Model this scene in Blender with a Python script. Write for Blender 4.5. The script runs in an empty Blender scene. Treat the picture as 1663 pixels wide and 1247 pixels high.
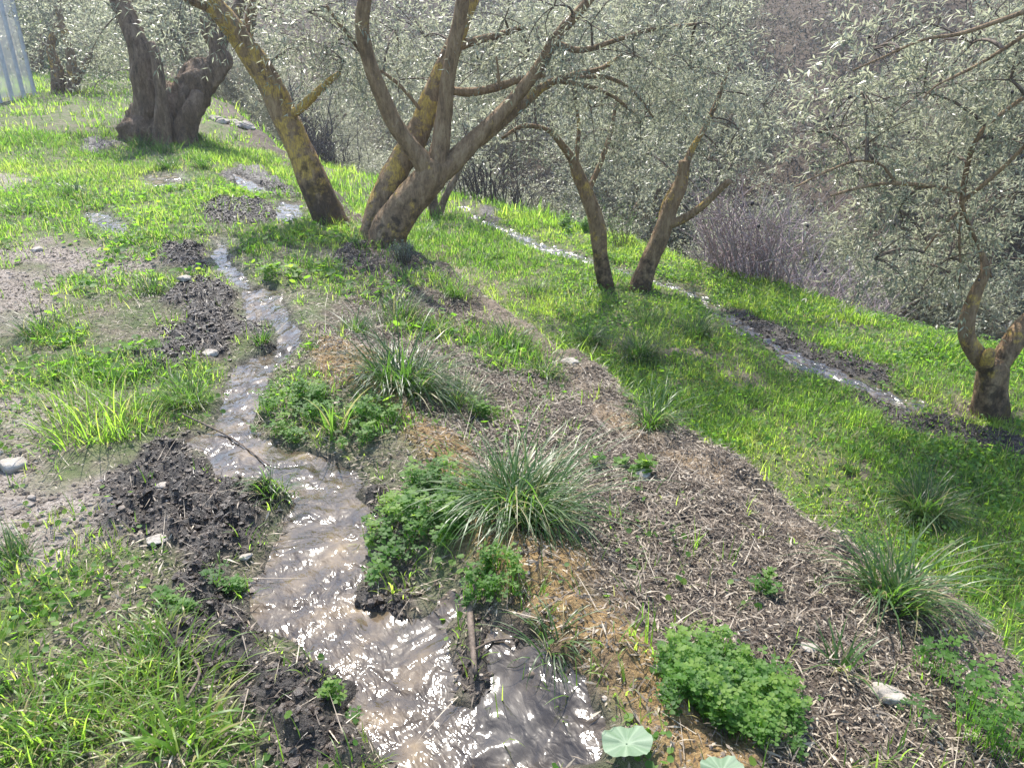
import bpy, math, random
import numpy as np
from mathutils import Vector, Matrix

# ------------------------------------------------------------------ camera, sky, sun, exposure
S = bpy.context.scene
COL = S.collection
RAD = math.radians
FPX, PITCH, CAMH = 1233.0, RAD(24.5), 1.4
cd = bpy.data.cameras.new('camera')
cam = bpy.data.objects.new('camera', cd); COL.objects.link(cam)
cam.location = (0, 0, CAMH); cam.rotation_euler = (math.pi/2 - PITCH, 0, 0)
cd.sensor_fit = 'HORIZONTAL'; cd.sensor_width = 36.0; cd.lens = 36.0*FPX/1663.0
cd.clip_start = 0.05; cd.clip_end = 2000
S.camera = cam
SUN_AZ, SUN_EL = RAD(-17), RAD(54)
w = bpy.data.worlds.new("World"); S.world = w; w.use_nodes = True
nt = w.node_tree
sky = nt.nodes.new('ShaderNodeTexSky'); sky.sky_type = 'NISHITA'; sky.sun_disc = False
sky.sun_elevation = SUN_EL; sky.sun_rotation = SUN_AZ
bg = nt.nodes['Background']; bg.inputs['Strength'].default_value = 0.15
nt.links.new(sky.outputs[0], bg.inputs['Color'])
ld = bpy.data.lights.new('sun', 'SUN'); ld.energy = 3.5; ld.angle = RAD(0.55); ld.color = (1.0, 0.95, 0.86)
sun = bpy.data.objects.new('sun', ld); COL.objects.link(sun)
sdir = Vector((math.sin(SUN_AZ)*math.cos(SUN_EL), math.cos(SUN_AZ)*math.cos(SUN_EL), math.sin(SUN_EL)))
sun.rotation_euler = sdir.to_track_quat('Z', 'Y').to_euler()
S.view_settings.view_transform = 'Standard'; S.view_settings.look = 'None'
S.view_settings.exposure = 1.68; S.view_settings.gamma = 1.0
cy = S.cycles
cy.max_bounces = 7; cy.diffuse_bounces = 4; cy.glossy_bounces = 3; cy.transmission_bounces = 5
cy.transparent_max_bounces = 8; cy.sample_clamp_indirect = 6.0; cy.sample_clamp_direct = 30.0
cy.use_denoising = True; cy.denoiser = 'OPENIMAGEDENOISE'; cy.denoising_input_passes = 'RGB_ALBEDO_NORMAL'; cy.denoising_prefilter = 'ACCURATE'

rng = np.random.default_rng(7)

# ------------------------------------------------------------------ noise
def _h(ix, iy, iz, seed):
    n = (ix.astype(np.int64)*374761393 + iy.astype(np.int64)*668265263 + iz.astype(np.int64)*2147483647 + seed*974634777) & 0xFFFFFFFF
    n = ((n ^ (n >> 13))*1274126177) & 0xFFFFFFFF
    n = ((n ^ (n >> 15))*2246822519) & 0xFFFFFFFF
    n = n ^ (n >> 16)
    return n.astype(np.float64)/4294967295.0
def vn2(x, y, seed=0):
    ix = np.floor(x); iy = np.floor(y); fx = x-ix; fy = y-iy
    fx = fx*fx*(3-2*fx); fy = fy*fy*(3-2*fy); z = np.zeros_like(ix)
    a = _h(ix, iy, z, seed); b = _h(ix+1, iy, z, seed); c = _h(ix, iy+1, z, seed); d = _h(ix+1, iy+1, z, seed)
    return (a*(1-fx)+b*fx)*(1-fy)+(c*(1-fx)+d*fx)*fy
def fbm(x, y, o=3, seed=0):
    x = np.asarray(x, float); y = np.asarray(y, float); r = 0; a = 1; t = 0
    for k in range(o):
        r = r+a*(vn2(x*2**k+17*k, y*2**k-9*k, seed+k)-0.5); t += a; a *= 0.5
    return r/t*2
def vn3(x, y, z, seed=0):
    ix = np.floor(x); iy = np.floor(y); iz = np.floor(z); fx = x-ix; fy = y-iy; fz = z-iz
    fx = fx*fx*(3-2*fx); fy = fy*fy*(3-2*fy); fz = fz*fz*(3-2*fz)
    def L(k):
        a = _h(ix, iy, iz+k, seed); b = _h(ix+1, iy, iz+k, seed); c = _h(ix, iy+1, iz+k, seed); d = _h(ix+1, iy+1, iz+k, seed)
        return (a*(1-fx)+b*fx)*(1-fy)+(c*(1-fx)+d*fx)*fy
    return (L(0)*(1-fz)+L(1)*fz-0.5)*2
def ss(x, a, b):
    t = np.clip((np.asarray(x, float)-a)/(b-a), 0, 1); return t*t*(3-2*t)

# ------------------------------------------------------------------ terrain (metres; contour direction runs away to the left)
TH = RAD(27); DU = np.array([-math.sin(TH), math.cos(TH)]); DV = np.array([math.cos(TH), math.sin(TH)])
def uv(x, y): return x*DU[0]+y*DU[1], x*DV[0]+y*DV[1]
def base(x, y):
    x = np.asarray(x, float); y = np.asarray(y, float)
    u, v = uv(x, y)
    up = 0.45*ss(u, 7.5, 16)+0.03*fbm(x*0.8, y*0.8, 2, 3)+0.02*np.clip(-v-1, 0, 10)
    crest = 0.08*np.exp(-((v-0.8)/0.22)**2)*ss(u, 5.5, 3)
    ve = np.interp(u, [0, 2.5, 4.5, 6.7, 9.5, 11, 15.3, 22], [7.3, 6.9, 6.3, 6.0, 5.7, 5.3, 3.9, 3.2])   # outer edge of the lower terrace
    lowz = -0.86-0.035*(v-2.3)+0.05*fbm(x*0.7, y*0.7, 2, 11)
    wob = 0.12*fbm(u*1.3, v*0.7, 2, 21)
    a = ss(v, 0.75, 2.1)*0.15
    z = up+crest-a
    k = ss(v+wob, 1.98, 2.55+0.4*ss(u, 7, 12))
    z = z*(1-k)+lowz*k
    g = v-ve
    z = z-2.6*ss(g, -0.15, 3.2)-0.9*ss(g, -0.2, 0.7)
    z = z+0.62*np.clip(g-4.2, 0, 1e9)*ss(g, 4.2, 8)
    z = z+0.5*np.clip(u-25-0*v, 0, 1e9)*ss(u, 25, 32)
    return np.where(z > 9, 9+2.5*np.tanh((z-9)/2.5), z)
# rays of the photograph's pixels, used to survey where things stand on the terrain
CP, SP = math.cos(PITCH), math.sin(PITCH)
def ray(px, py):
    a = (px-831.5)/FPX; b = -(py-623.5)/FPX
    return np.array([a, CP+b*SP, -SP+b*CP])
TT = np.geomspace(0.6, 90, 4000)
def hit(px, py, f):
    r = ray(px, py)
    X = r[0]*TT; Y = r[1]*TT; Z = CAMH+r[2]*TT
    d = Z-f(X, Y); i = int(np.argmax(d < 0))
    if d[i] >= 0 or i == 0: i = len(TT)-1
    t = TT[i-1]+(TT[i]-TT[i-1])*d[i-1]/(d[i-1]-d[i]+1e-9)
    return np.array([r[0]*t, r[1]*t])
def lift(pts): return np.array([hit(px, py, base) for px, py in pts])
def at(px, py, Y):                 # point seen at that pixel, Y metres ahead
    r = ray(px, py); t = Y/r[1]; return np.array([r[0]*t, Y, CAMH+r[2]*t])
def mpp(p): return (p[1]*CP-(p[2]-CAMH)*SP)/FPX        # metres per photo pixel there

# ------------------------------------------------------------------ zones of the ground (outlines surveyed on the terrain)
ZONES = {
 'stream': [[(300,705),(345,690),(350,640),(366,595),(400,562),(440,540),(432,515),(395,520),(385,465),(452,460),(475,500),(493,545),(470,582),(440,600),(428,650),(408,690),(452,702),(560,738),(604,762),(592,790),(606,845),(606,900),(655,945),(742,955),(800,985),(880,1035),(955,1085),(1005,1150),(1015,1250),(640,1250),(596,1200),(556,1150),(572,1092),(482,1048),(404,992),(400,932),(448,850),(468,792),(420,768),(356,764)],
            [(345,388),(372,386),(372,410),(392,440),(418,462),(392,466),(356,436),(338,412)],
            [(440,345),(452,322),(488,328),(492,344),(470,362),(446,358)],
            [(376,276),(400,286),(432,300),(440,312),(410,310),(380,296)],
            [(130,344),(165,338),(205,362),(200,378),(160,366)], [(230,285),(290,280),(310,300),(260,306)]],
 'lstream': [[(748,332),(764,338),(784,352),(778,358),(760,346)], [(780,350),(838,376),(880,392),(955,415),(1050,446),(1140,474),(1144,482),(1045,455),(948,426),(880,405),(836,386),(778,359)],
             [(1138,476),(1180,504),(1222,530),(1276,562),(1340,592),(1400,612),(1440,632),(1490,650),(1478,668),(1430,656),(1400,634),(1330,606),(1262,570),(1200,534),(1150,500)]],
 'mud': [[(316,338),(370,322),(440,330),(456,350),(420,364),(350,366)],
         [(272,480),(320,452),(384,470),(392,520),(410,545),(380,575),(330,590),(262,580),(240,545),(288,520)],
         [(170,800),(220,725),(290,705),(350,770),(420,780),(452,800),(440,850),(390,930),(400,1000),(480,1060),(560,1100),(545,1150),(600,1210),(625,1260),(400,1260),(380,1160),(290,1080),(250,960),(270,860),(190,850)],
         [(590,930),(640,935),(690,960),(650,990),(590,980)], [(735,1010),(790,985),(840,1040),(825,1100),(760,1115),(735,1070)],
         [(572,765),(620,790),(650,850),(640,930),(610,900),(596,840)], [(228,580),(320,560),(330,600),(240,612)],
         [(150,220),(190,235),(150,255),(120,240)], [(250,395),(330,400),(330,440),(270,435)], [(420,265),(470,300),(490,320),(420,315),(350,285)],
         [(820,360),(800,338),(770,332),(790,356)],
         [(1180,500),(1240,520),(1330,560),(1450,600),(1440,622),(1350,598),(1260,570),(1200,535)], [(1395,630),(1480,660),(1560,680),(1670,715),(1670,760),(1560,720),(1460,700),(1400,662)],
         [(540,400),(590,395),(600,440),(560,450)]],
 'litter': [[(560,395),(720,398),(765,455),(850,540),(975,640),(1200,782),(1400,918),(1560,1000),(1680,1060),(1680,1260),(1130,1260),(1000,1040),(890,930),(800,860),(740,770),(690,700),(590,630),(500,560),(560,500),(590,450)]],
 'ochre': [[(500,570),(560,545),(650,625),(745,705),(790,800),(880,860),(965,945),(1050,1050),(1125,1145),(1200,1260),(1075,1260),(950,1090),(870,985),(820,940),(755,890),(735,800),(670,720),(580,650)],
           [(980,660),(1090,735),(1190,790),(1150,780),(1040,720)], [(1290,860),(1360,900),(1400,930),(1330,900)]],
 'gravel': [[(-40,640),(70,625),(130,650),(110,740),(60,800),(-40,850)], [(-40,280),(60,278),(60,296),(-40,310)], [(-40,440),(60,440),(110,500),(20,540),(-40,540)], [(10,400),(150,405),(250,430),(190,450),(60,430)],
            [(-40,780),(170,800),(240,830),(150,880),(-40,900)]],
 'bare': [[(1130,570),(1200,590),(1270,640),(1210,625),(1150,600)], [(1390,740),(1440,745),(1430,770),(1390,765)], [(1480,650),(1600,655),(1610,680),(1500,670)], [(1060,590),(950,560),(1010,545),(1090,570)]],
 'pool': [[(640,950),(700,960),(745,960),(760,1040),(850,1090),(985,1085),(1020,1260),(800,1260),(720,1130),(680,1050)]],
 'island': [[(590,928),(640,932),(692,962),(652,994),(600,985),(560,975)],[(742,1010),(768,985),(788,1030),(806,1055),(795,1092),(765,1112),(744,1070)],[(395,520),(440,530),(440,565),(405,562)]],
 'bank': [[(715,398),(800,468),(870,530),(985,640),(1200,782),(1400,918),(1560,1000),(1680,1062),(1680,1090),(1540,1025),(1380,945),(1180,810),(1060,735),(960,665),(860,575),(780,515),(725,455)]],
}
RX0, RX1, RY0, RY1, RS = -9.0, 8.0, 0.2, 17.0, 0.02
gx = np.arange(RX0, RX1, RS); gy = np.arange(RY0, RY1, RS); GX, GY = np.meshgrid(gx, gy)
def sdist(P, X, Y):
    d = np.full(X.shape, 1e9); ins = np.zeros(X.shape, bool); n = len(P)
    for i in range(n):
        x0, y0 = P[i]; x1, y1 = P[(i+1) % n]; ex, ey = x1-x0, y1-y0
        t = np.clip(((X-x0)*ex+(Y-y0)*ey)/(ex*ex+ey*ey+1e-12), 0, 1)
        d = np.minimum(d, (X-x0-t*ex)**2+(Y-y0-t*ey)**2)
        c = ((y0 > Y) != (y1 > Y)); ins ^= c & (X < (x1-x0)*(Y-y0)/(y1-y0+1e-12)+x0)
    return np.where(ins, 1, -1)*np.sqrt(d)
JIT = 0.06*fbm(GX*5, GY*5, 3, 31)
SDF = {}
for name, polys in ZONES.items():
    out = np.full(GX.shape, -9.0)
    for pl in polys:
        P = lift(pl); m = 0.6
        i0 = max(0, int((P[:,1].min()-m-RY0)/RS)); i1 = int((P[:,1].max()+m-RY0)/RS)+1
        j0 = max(0, int((P[:,0].min()-m-RX0)/RS)); j1 = int((P[:,0].max()+m-RX0)/RS)+1
        if i1 <= 0 or j1 <= 0 or i0 >= GX.shape[0] or j0 >= GX.shape[1]: continue
        sl = (slice(i0, i1), slice(j0, j1))
        out[sl] = np.maximum(out[sl], sdist(P, GX[sl], GY[sl]))
    SDF[name] = out
SDF['stream'] = np.minimum(SDF['stream'], -SDF['island']+JIT); SDF['mud'] = np.maximum(SDF['mud'], SDF['island'])
MASK = {'stream': ss(SDF['stream']+JIT*0.6, -0.03, 0.06), 'lstream': ss(SDF['lstream']+JIT*0.9, 0.012, 0.085),
        'mud': ss(SDF['mud']+JIT*2.0, -0.05, 0.07), 'litter': ss(SDF['litter']+JIT*2.2, -0.08, 0.08),
        'ochre': ss(SDF['ochre']+JIT*1.8, -0.05, 0.04), 'gravel': ss(SDF['gravel']+JIT*6, -0.25, 0.25),
        'bare': ss(SDF['bare']+JIT*4, -0.1, 0.1), 'bank': ss(SDF['bank']+JIT*2, -0.05, 0.08), 'swide': ss(SDF['stream'], -0.14, 0.02), 'pool': ss(SDF['pool']+JIT*2, -0.08, 0.1), 'lwide': ss(SDF['lstream'], -0.12, 0.02)}
def samp(A, x, y):
    x = np.asarray(x, float); y = np.asarray(y, float)
    fx = np.clip((x-RX0)/RS, 0, len(gx)-1.001); fy = np.clip((y-RY0)/RS, 0, len(gy)-1.001)
    j = fx.astype(int); i = fy.astype(int); fx = fx-j; fy = fy-i
    r = (A[i,j]*(1-fx)+A[i,j+1]*fx)*(1-fy)+(A[i+1,j]*(1-fx)+A[i+1,j+1]*fx)*fy
    return np.where((x < RX0) | (x > RX1) | (y < RY0) | (y > RY1), 0.0, r)
def M(n, x, y): return samp(MASK[n], x, y)
def H(x, y):
    x = np.asarray(x, float); y = np.asarray(y, float)
    u, v = uv(x, y)
    low = ss(v, 1.9, 2.5)
    z = base(x, y)+(0.018+0.014*low)*fbm(x*2.6, y*2.6, 3, 41)+0.012*fbm(x*9, y*9, 2, 45)
    st = M('stream', x, y); ls = M('lstream', x, y); mud = M('mud', x, y)*(1-st)*(1-ls)
    lit = M('litter', x, y)
    z = z+mud*(0.012+0.042*np.abs(fbm(x*6, y*6, 3, 51))+0.03*fbm(x*21, y*21, 2, 55))*np.where(low > .5, 0.8, 1.15)*(1-.6*samp((SDF['island'] > -.12)*1., x, y))
    z = z+lit*0.02*fbm(x*12, y*12, 3, 61)+M('gravel', x, y)*.012*fbm(x*16, y*16, 3, 63)
    z = z+M('ochre', x, y)*0.03*(0.4+fbm(x*14, y*14, 3, 65))
    b = ss(v, 1.6, 2.0)*ss(v, 2.7, 2.2)
    z = z+b*0.07*fbm(x*4.5, y*4.5, 3, 71)
    z = z-np.maximum(st, M('swide', x, y)*0.35)*0.062-np.maximum(ls, M('lwide', x, y)*.3)*0.06
    z = z+st*0.03*fbm(x*11, y*11, 2, 75)+M('pool', x, y)*st*(-.006+.036*fbm(x*16, y*16, 3, 77))
    return z
def hitH(px, py):
    p = hit(px, py, H); return np.array([p[0], p[1], float(H(p[0], p[1]))])

# ------------------------------------------------------------------ mesh helpers
def mesh_np(name, V, Q=None, T=None, attrs=None, smooth=True):
    me = bpy.data.meshes.new(name)
    nq = 0 if Q is None else len(Q); ntr = 0 if T is None else len(T)
    parts = []
    if nq: parts.append(np.asarray(Q, np.int32).ravel())
    if ntr: parts.append(np.asarray(T, np.int32).ravel())
    loops = np.concatenate(parts) if parts else np.zeros(0, np.int32)
    me.vertices.add(len(V)); me.vertices.foreach_set('co', np.asarray(V, np.float32).ravel())
    me.loops.add(len(loops)); me.loops.foreach_set('vertex_index', loops)
    starts = np.concatenate([np.arange(nq)*4, nq*4+np.arange(ntr)*3]).astype(np.int32)
    me.polygons.add(nq+ntr); me.polygons.foreach_set('loop_start', starts)
    me.polygons.foreach_set('use_smooth', np.full(nq+ntr, smooth, bool))
    for k, a in (attrs or {}).items():
        at_ = me.attributes.new(k, 'FLOAT', 'POINT'); at_.data.foreach_set('value', np.asarray(a, np.float32))
    me.update(calc_edges=True); me.validate()
    return me
def obj(name, me, mat, parent=None):
    o = bpy.data.objects.new(name, me); COL.objects.link(o)
    if mat is not None and not me.materials: me.materials.append(mat)
    if parent is not None: o.parent = parent
    return o
def tag(o, label, cat, group=None):
    o['label'] = label; o['category'] = cat
    if group: o['group'] = group
    return o
def thing(name, loc, label, cat, group=None):
    o = bpy.data.objects.new(name, None); COL.objects.link(o); o.empty_display_size = 0.1
    o.location = tuple(float(c) for c in loc); return tag(o, label, cat, group)
class Geo:
    def __init__(s): s.V = []; s.Q = []; s.T = []; s.A = {}; s.n = 0
    def add(s, V, Q=None, T=None, **A):
        V = np.asarray(V, float)
        if Q is not None and len(Q): s.Q.append(np.asarray(Q)+s.n)
        if T is not None and len(T): s.T.append(np.asarray(T)+s.n)
        s.V.append(V); s.n += len(V)
        for k, a in A.items(): s.A.setdefault(k, []).append(np.broadcast_to(np.asarray(a, float), (len(V),)))
        return s
    def mesh(s, name, off=None, smooth=True):
        V = np.concatenate(s.V)
        if off is not None: V = V-np.asarray(off, float)
        return mesh_np(name, V, np.concatenate(s.Q) if s.Q else None, np.concatenate(s.T) if s.T else None,
                       {k: np.concatenate(a) for k, a in s.A.items()}, smooth)

# ------------------------------------------------------------------ materials
class MT:
    def __init__(s, name):
        s.m = bpy.data.materials.new(name); s.m.use_nodes = True; s.t = s.m.node_tree; s.t.nodes.clear()
        s.out = s.n('ShaderNodeOutputMaterial')
    def n(s, t, **kw):
        o = s.t.nodes.new(t)
        for k, v in kw.items(): setattr(o, k, v)
        return o
    def l(s, a, b): s.t.links.new(a, b)
    def attr(s, name): return s.n('ShaderNodeAttribute', attribute_name=name).outputs['Fac']
    def noise(s, scale, detail=4, rough=0.55, vec=None, dist=0.0):
        o = s.n('ShaderNodeTexNoise'); o.inputs['Scale'].default_value = scale; o.inputs['Detail'].default_value = detail
        o.inputs['Roughness'].default_value = rough; o.inputs['Distortion'].default_value = dist
        s.l(vec if vec is not None else s.co(), o.inputs['Vector']); return o.outputs['Fac']
    def co(s):
        if not hasattr(s, '_c'): s._c = s.n('ShaderNodeTexCoord').outputs['Object']
        return s._c
    def ramp(s, fac, stops):
        o = s.n('ShaderNodeValToRGB'); e = o.color_ramp.elements
        while len(e) < len(stops): e.new(0.5)
        for x, (p, c) in zip(e, stops): x.position = p; x.color = (c, c, c, 1) if isinstance(c, (int, float)) else (*c, 1)
        s.l(fac, o.inputs[0]); return o.outputs[0]
    def mix(s, fac, a, b, typ='MIX'):
        o = s.n('ShaderNodeMix', data_type='RGBA', blend_type=typ)
        for sock, v in ((o.inputs[0], fac), (o.inputs[6], a), (o.inputs[7], b)):
            if isinstance(v, (int, float)): sock.default_value = v
            elif isinstance(v, tuple): sock.default_value = (*v, 1)
            else: s.l(v, sock)
        return o.outputs[2]
    def math(s, op, a, b=0.0, clamp=False):
        o = s.n('ShaderNodeMath', operation=op, use_clamp=clamp)
        for sock, v in zip(o.inputs, (a, b)):
            if isinstance(v, (int, float)): sock.default_value = v
            else: s.l(v, sock)
        return o.outputs[0]
    def bump(s, h, strength, dist, normal=None):
        o = s.n('ShaderNodeBump'); o.inputs['Strength'].default_value = strength; o.inputs['Distance'].default_value = dist
        s.l(h, o.inputs['Height'])
        if normal is not None: s.l(normal, o.inputs['Normal'])
        return o.outputs[0]
    def pbr(s, col, rough=0.8, spec=0.5, normal=None, **kw):
        o = s.n('ShaderNodeBsdfPrincipled')
        for k, v in [('Base Color', col), ('Roughness', rough), ('Specular IOR Level', spec)]+list(kw.items()):
            if isinstance(v, tuple): o.inputs[k].default_value = (*v, 1) if len(v) == 3 else v
            elif isinstance(v, (int, float)): o.inputs[k].default_value = v
            else: s.l(v, o.inputs[k])
        if normal is not None: s.l(normal, o.inputs['Normal'])
        return o.outputs[0]
    def fin(s, sh): s.l(sh, s.out.inputs['Surface']); return s.m
    def leafy(s, col, tcol, tfac, rough=0.4, spec=0.5):
        tr = s.n('ShaderNodeBsdfTranslucent')
        if isinstance(tcol, tuple): tr.inputs[0].default_value = (*tcol, 1)
        else: s.l(tcol, tr.inputs[0])
        m = s.n('ShaderNodeMixShader'); m.inputs[0].default_value = tfac
        s.l(s.pbr(col, rough, spec), m.inputs[1]); s.l(tr.outputs[0], m.inputs[2])
        return s.fin(m.outputs[0])

def mat_ground():
    t = MT('earth')
    n1 = t.noise(3.0, 6); n2 = t.noise(22, 6, 0.65); n3 = t.noise(90, 4, 0.7); n4 = t.noise(0.8, 3)
    soil = t.ramp(n2, [(0.3, (.075, .055, .040)), (0.5, (.14, .108, .08)), (0.72, (.22, .18, .14))])
    green = t.ramp(n2, [(0.3, (.035, .05, .014)), (0.55, (.075, .10, .028)), (0.75, (.15, .15, .06))])
    low = t.attr('low')
    gf = t.math('MULTIPLY', t.attr('grass'), t.ramp(t.noise(5, 5, 0.6), [(0.36, 0.25), (0.56, 1.0)]))
    c = t.mix(gf, soil, green)
    grav = t.ramp(n3, [(0.3, (.11, .088, .072)), (0.5, (.22, .185, .155)), (0.7, (.38, .34, .30))])
    c = t.mix(t.attr('gravel'), c, grav)
    lit = t.ramp(n2, [(0.3, (.035, .025, .018)), (0.6, (.085, .063, .046)), (0.78, (.15, .115, .088))])
    c = t.mix(t.attr('litter'), c, lit)
    och = t.ramp(n3, [(0.28, (.06, .036, .016)), (0.5, (.20, .125, .048)), (0.66, (.29, .20, .09)), (0.8, (.38, .32, .21))])
    of = t.math('MULTIPLY', t.attr('ochre'), t.ramp(t.noise(9, 6, 0.65), [(0.24, 0.25), (0.4, 1.0)]))
    c = t.mix(of, c, och)
    c = t.mix(t.math('MULTIPLY', t.attr('bank'), t.ramp(t.noise(12, 5, .6), [(.3, .15), (.6, .75)])), c, t.ramp(n3, [(0.3, (.11, .08, .052)), (0.5, (.21, .16, .112)), (0.7, (.34, .28, .21))]))
    mudc = t.ramp(n2, [(0.3, (.013, .010, .008)), (0.55, (.032, .024, .018)), (0.75, (.075, .058, .045))])
    mf = t.math('MAXIMUM', t.attr('mud'), t.attr('bed'))
    c = t.mix(mf, c, mudc)
    wet = t.math('MAXIMUM', mf, t.math('MULTIPLY', t.attr('wet'), t.ramp(n1, [(0.45, 0.0), (0.6, 1.0)])))
    c = t.mix(t.math('MULTIPLY', wet, 0.5), c, t.mix(1.0, c, (.45, .42, .4), 'MULTIPLY'))
    rough = t.math('SUBTRACT', 0.95, t.math('MULTIPLY', wet, t.ramp(n2, [(0.4, 0.15), (0.62, 0.62)])))
    b = t.bump(n2, 0.8, 0.03); b = t.bump(n3, 0.9, 0.012, b)
    return t.fin(t.pbr(c, rough, 0.45, b))
def mat_water(name, scale, k=1.0, ro=.08, ci=1.38):
    t = MT(name)
    mp = t.n('ShaderNodeMapping'); mp.inputs['Rotation'].default_value = (0, 0, RAD(-36)); t.l(t.co(), mp.inputs['Vector'])
    m2_ = t.n('ShaderNodeMapping'); m2_.inputs['Scale'].default_value = (1, 0.5, 1); t.l(mp.outputs[0], m2_.inputs['Vector']); mp = m2_
    a = t.noise(19*scale, 2, 0.45, mp.outputs[0], 0.8); b = t.noise(64*scale, 1, 0.5, mp.outputs[0], 1.0)
    cm = t.attr('calm'); 
    q = t.math('SUBTRACT', 1.0, t.math('MULTIPLY', cm, .5)); q = t.math('MULTIPLY', q, t.ramp(t.noise(4.5, 3, .55, dist=1.0), [(.36, .3), (.56, 1.0)])); a = t.math('MULTIPLY', a, q); b = t.math('MULTIPLY', b, q)
    n = t.bump(a, min(1, 0.55*k), 0.017*k); n = t.bump(b, 0.4, 0.006*k, n)
    c = t.ramp(t.noise(7, 5, 0.6), [(0.3, (.016, .012, .009)), (0.5, (.05, .037, .025)), (0.64, (.11, .08, .048)), (0.78, (.22, .155, .075))])
    c = t.mix(cm, c, (.018, .016, .015))
    return t.fin(t.pbr(c, .4, 0.08, n, IOR=1.33, **{'Coat Weight': 1.0, 'Coat Roughness': ro, 'Coat IOR': ci, 'Coat Normal': n}))
def mat_grass(name, stops, tstops, tf=0.42, rough=0.42, spec=0.4):
    t = MT(name); r = t.attr('rnd')
    return t.leafy(t.ramp(r, stops), t.ramp(r, tstops), tf, rough, spec)
def mat_olive(name, k=1.0):
    t = MT(name); r = t.attr('rnd')
    front = t.ramp(r, [(0.0, (.075*k, .088*k, .06*k)), (0.6, (.15*k, .165*k, .12*k)), (1.0, (.26*k, .265*k, .19*k))])
    back = t.ramp(r, [(0.0, (.30*k, .33*k, .26*k)), (1.0, (.46*k, .49*k, .39*k))])
    g = t.n('ShaderNodeNewGeometry'); oi = t.n('ShaderNodeObjectInfo').outputs['Random']
    c = t.mix(g.outputs['Backfacing'], front, back)
    c = t.mix(1.0, c, t.ramp(oi, [(0.0, (.62, .72, .78)), (0.5, (.85, .9, .88)), (1.0, (1.0, .98, .88))]), 'MULTIPLY')
    tc = t.ramp(r, [(0.0, (.28*k, .30*k, .19*k)), (1.0, (.54*k, .55*k, .38*k))])
    return t.leafy(c, tc, 0.45, 0.38, 0.55)
def mat_bark(name, dark, mid, light, lich=(.58, .39, .085)):
    t = MT(name)
    mp = t.n('ShaderNodeMapping'); mp.inputs['Scale'].default_value = (1, 1, 0.3); t.l(t.co(), mp.inputs['Vector'])
    n1 = t.noise(17, 7, 0.7, mp.outputs[0]); n2 = t.noise(75, 5, 0.7, mp.outputs[0]); n3 = t.noise(6, 6, 0.7)
    c = t.ramp(n1, [(0.34, dark), (0.5, mid), (0.66, light)])
    c = t.mix(0.3, c, t.ramp(n2, [(0.35, dark), (0.65, light)]))
    lf = t.math('ADD', t.attr('lichen'), t.math('MULTIPLY', t.math('SUBTRACT', n3, 0.5), 2.6))
    lf = t.math('MULTIPLY', t.ramp(lf, [(0.46, 0.0), (0.62, 1.0)]), t.ramp(n2, [(0.35, 0.45), (0.55, 1.0)]))
    c = t.mix(lf, c, t.ramp(n2, [(0.3, (lich[0]*.55, lich[1]*.5, lich[2])), (0.6, lich), (0.8, (lich[0]*1.1, lich[1]*1.25, lich[2]*3))]))
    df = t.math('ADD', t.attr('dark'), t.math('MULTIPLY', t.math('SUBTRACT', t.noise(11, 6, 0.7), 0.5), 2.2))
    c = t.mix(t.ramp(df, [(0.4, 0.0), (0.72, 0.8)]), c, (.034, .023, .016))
    b = t.bump(n1, 1.0, 0.05); b = t.bump(n2, 0.9, 0.012, b)
    return t.fin(t.pbr(c, 0.85, 0.3, b))
def mat_simple(name, stops, scale=20, rough=0.8, spec=0.4, bump=0.6, bd=0.01, rnd=False):
    t = MT(name); n = t.noise(scale, 6, 0.65)
    f = t.math('ADD', t.math('MULTIPLY', n, 0.5), t.math('MULTIPLY', t.attr('rnd'), 0.5)) if rnd else n
    return t.fin(t.pbr(t.ramp(f, stops), rough, spec, t.bump(n, bump, bd)))

MG = mat_ground()
M_WATER = mat_water('muddy_water', 1.0); M_LWATER = mat_water('runnel_water', 0.8, 1.5, .24, 1.6)
M_GRASS = mat_grass('meadow_grass', [(0.0, (.038, .085, .016)), (0.5, (.10, .185, .028)), (0.85, (.19, .25, .045)), (1.0, (.33, .26, .13))],
                    [(0.0, (.15, .33, .03)), (0.5, (.36, .62, .06)), (0.87, (.56, .72, .10)), (1.0, (.50, .42, .22))], 0.55)
M_TUSS = mat_grass('tussock_grass', [(0.0, (.025, .06, .014)), (0.6, (.055, .11, .026)), (0.9, (.10, .15, .04)), (1.0, (.30, .24, .13))],
                   [(0.0, (.09, .21, .025)), (0.6, (.18, .36, .04)), (0.9, (.28, .42, .08)), (1.0, (.40, .32, .16))], 0.45, 0.40, .5)
M_CLOV = mat_grass('clover_leaf', [(0.0, (.025, .07, .012)), (0.6, (.06, .14, .02)), (1.0, (.12, .20, .03))],
                   [(0.0, (.10, .28, .02)), (0.6, (.24, .50, .035)), (1.0, (.40, .60, .06))], 0.52, 0.6)
M_MALLOW = mat_grass('mallow_leaf', [(0.0, (.14, .205, .125)), (1.0, (.22, .285, .19))], [(0.0, (.17, .29, .13)), (1.0, (.24, .36, .17))], 0.3, 0.6)
M_SILVER = mat_grass('silver_leaf', [(0.0, (.12, .15, .11)), (1.0, (.26, .30, .23))], [(0.0, (.15, .2, .1)), (1.0, (.28, .33, .2))], 0.3, 0.6)
M_DRY = mat_simple('dry_leaf', [(0.25, (.03, .021, .013)), (0.42, (.098, .073, .049)), (0.62, (.20, .158, .112)), (0.8, (.39, .335, .255))], 60, 0.6, 0.4, 0.3, 0.004, True)
M_MUD = mat_simple('wet_mud', [(0.3, (.015, .0095, .006)), (0.55, (.042, .027, .017)), (0.75, (.10, .07, .047))], 60, 0.42, 0.5, 0.9, 0.008)
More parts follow.
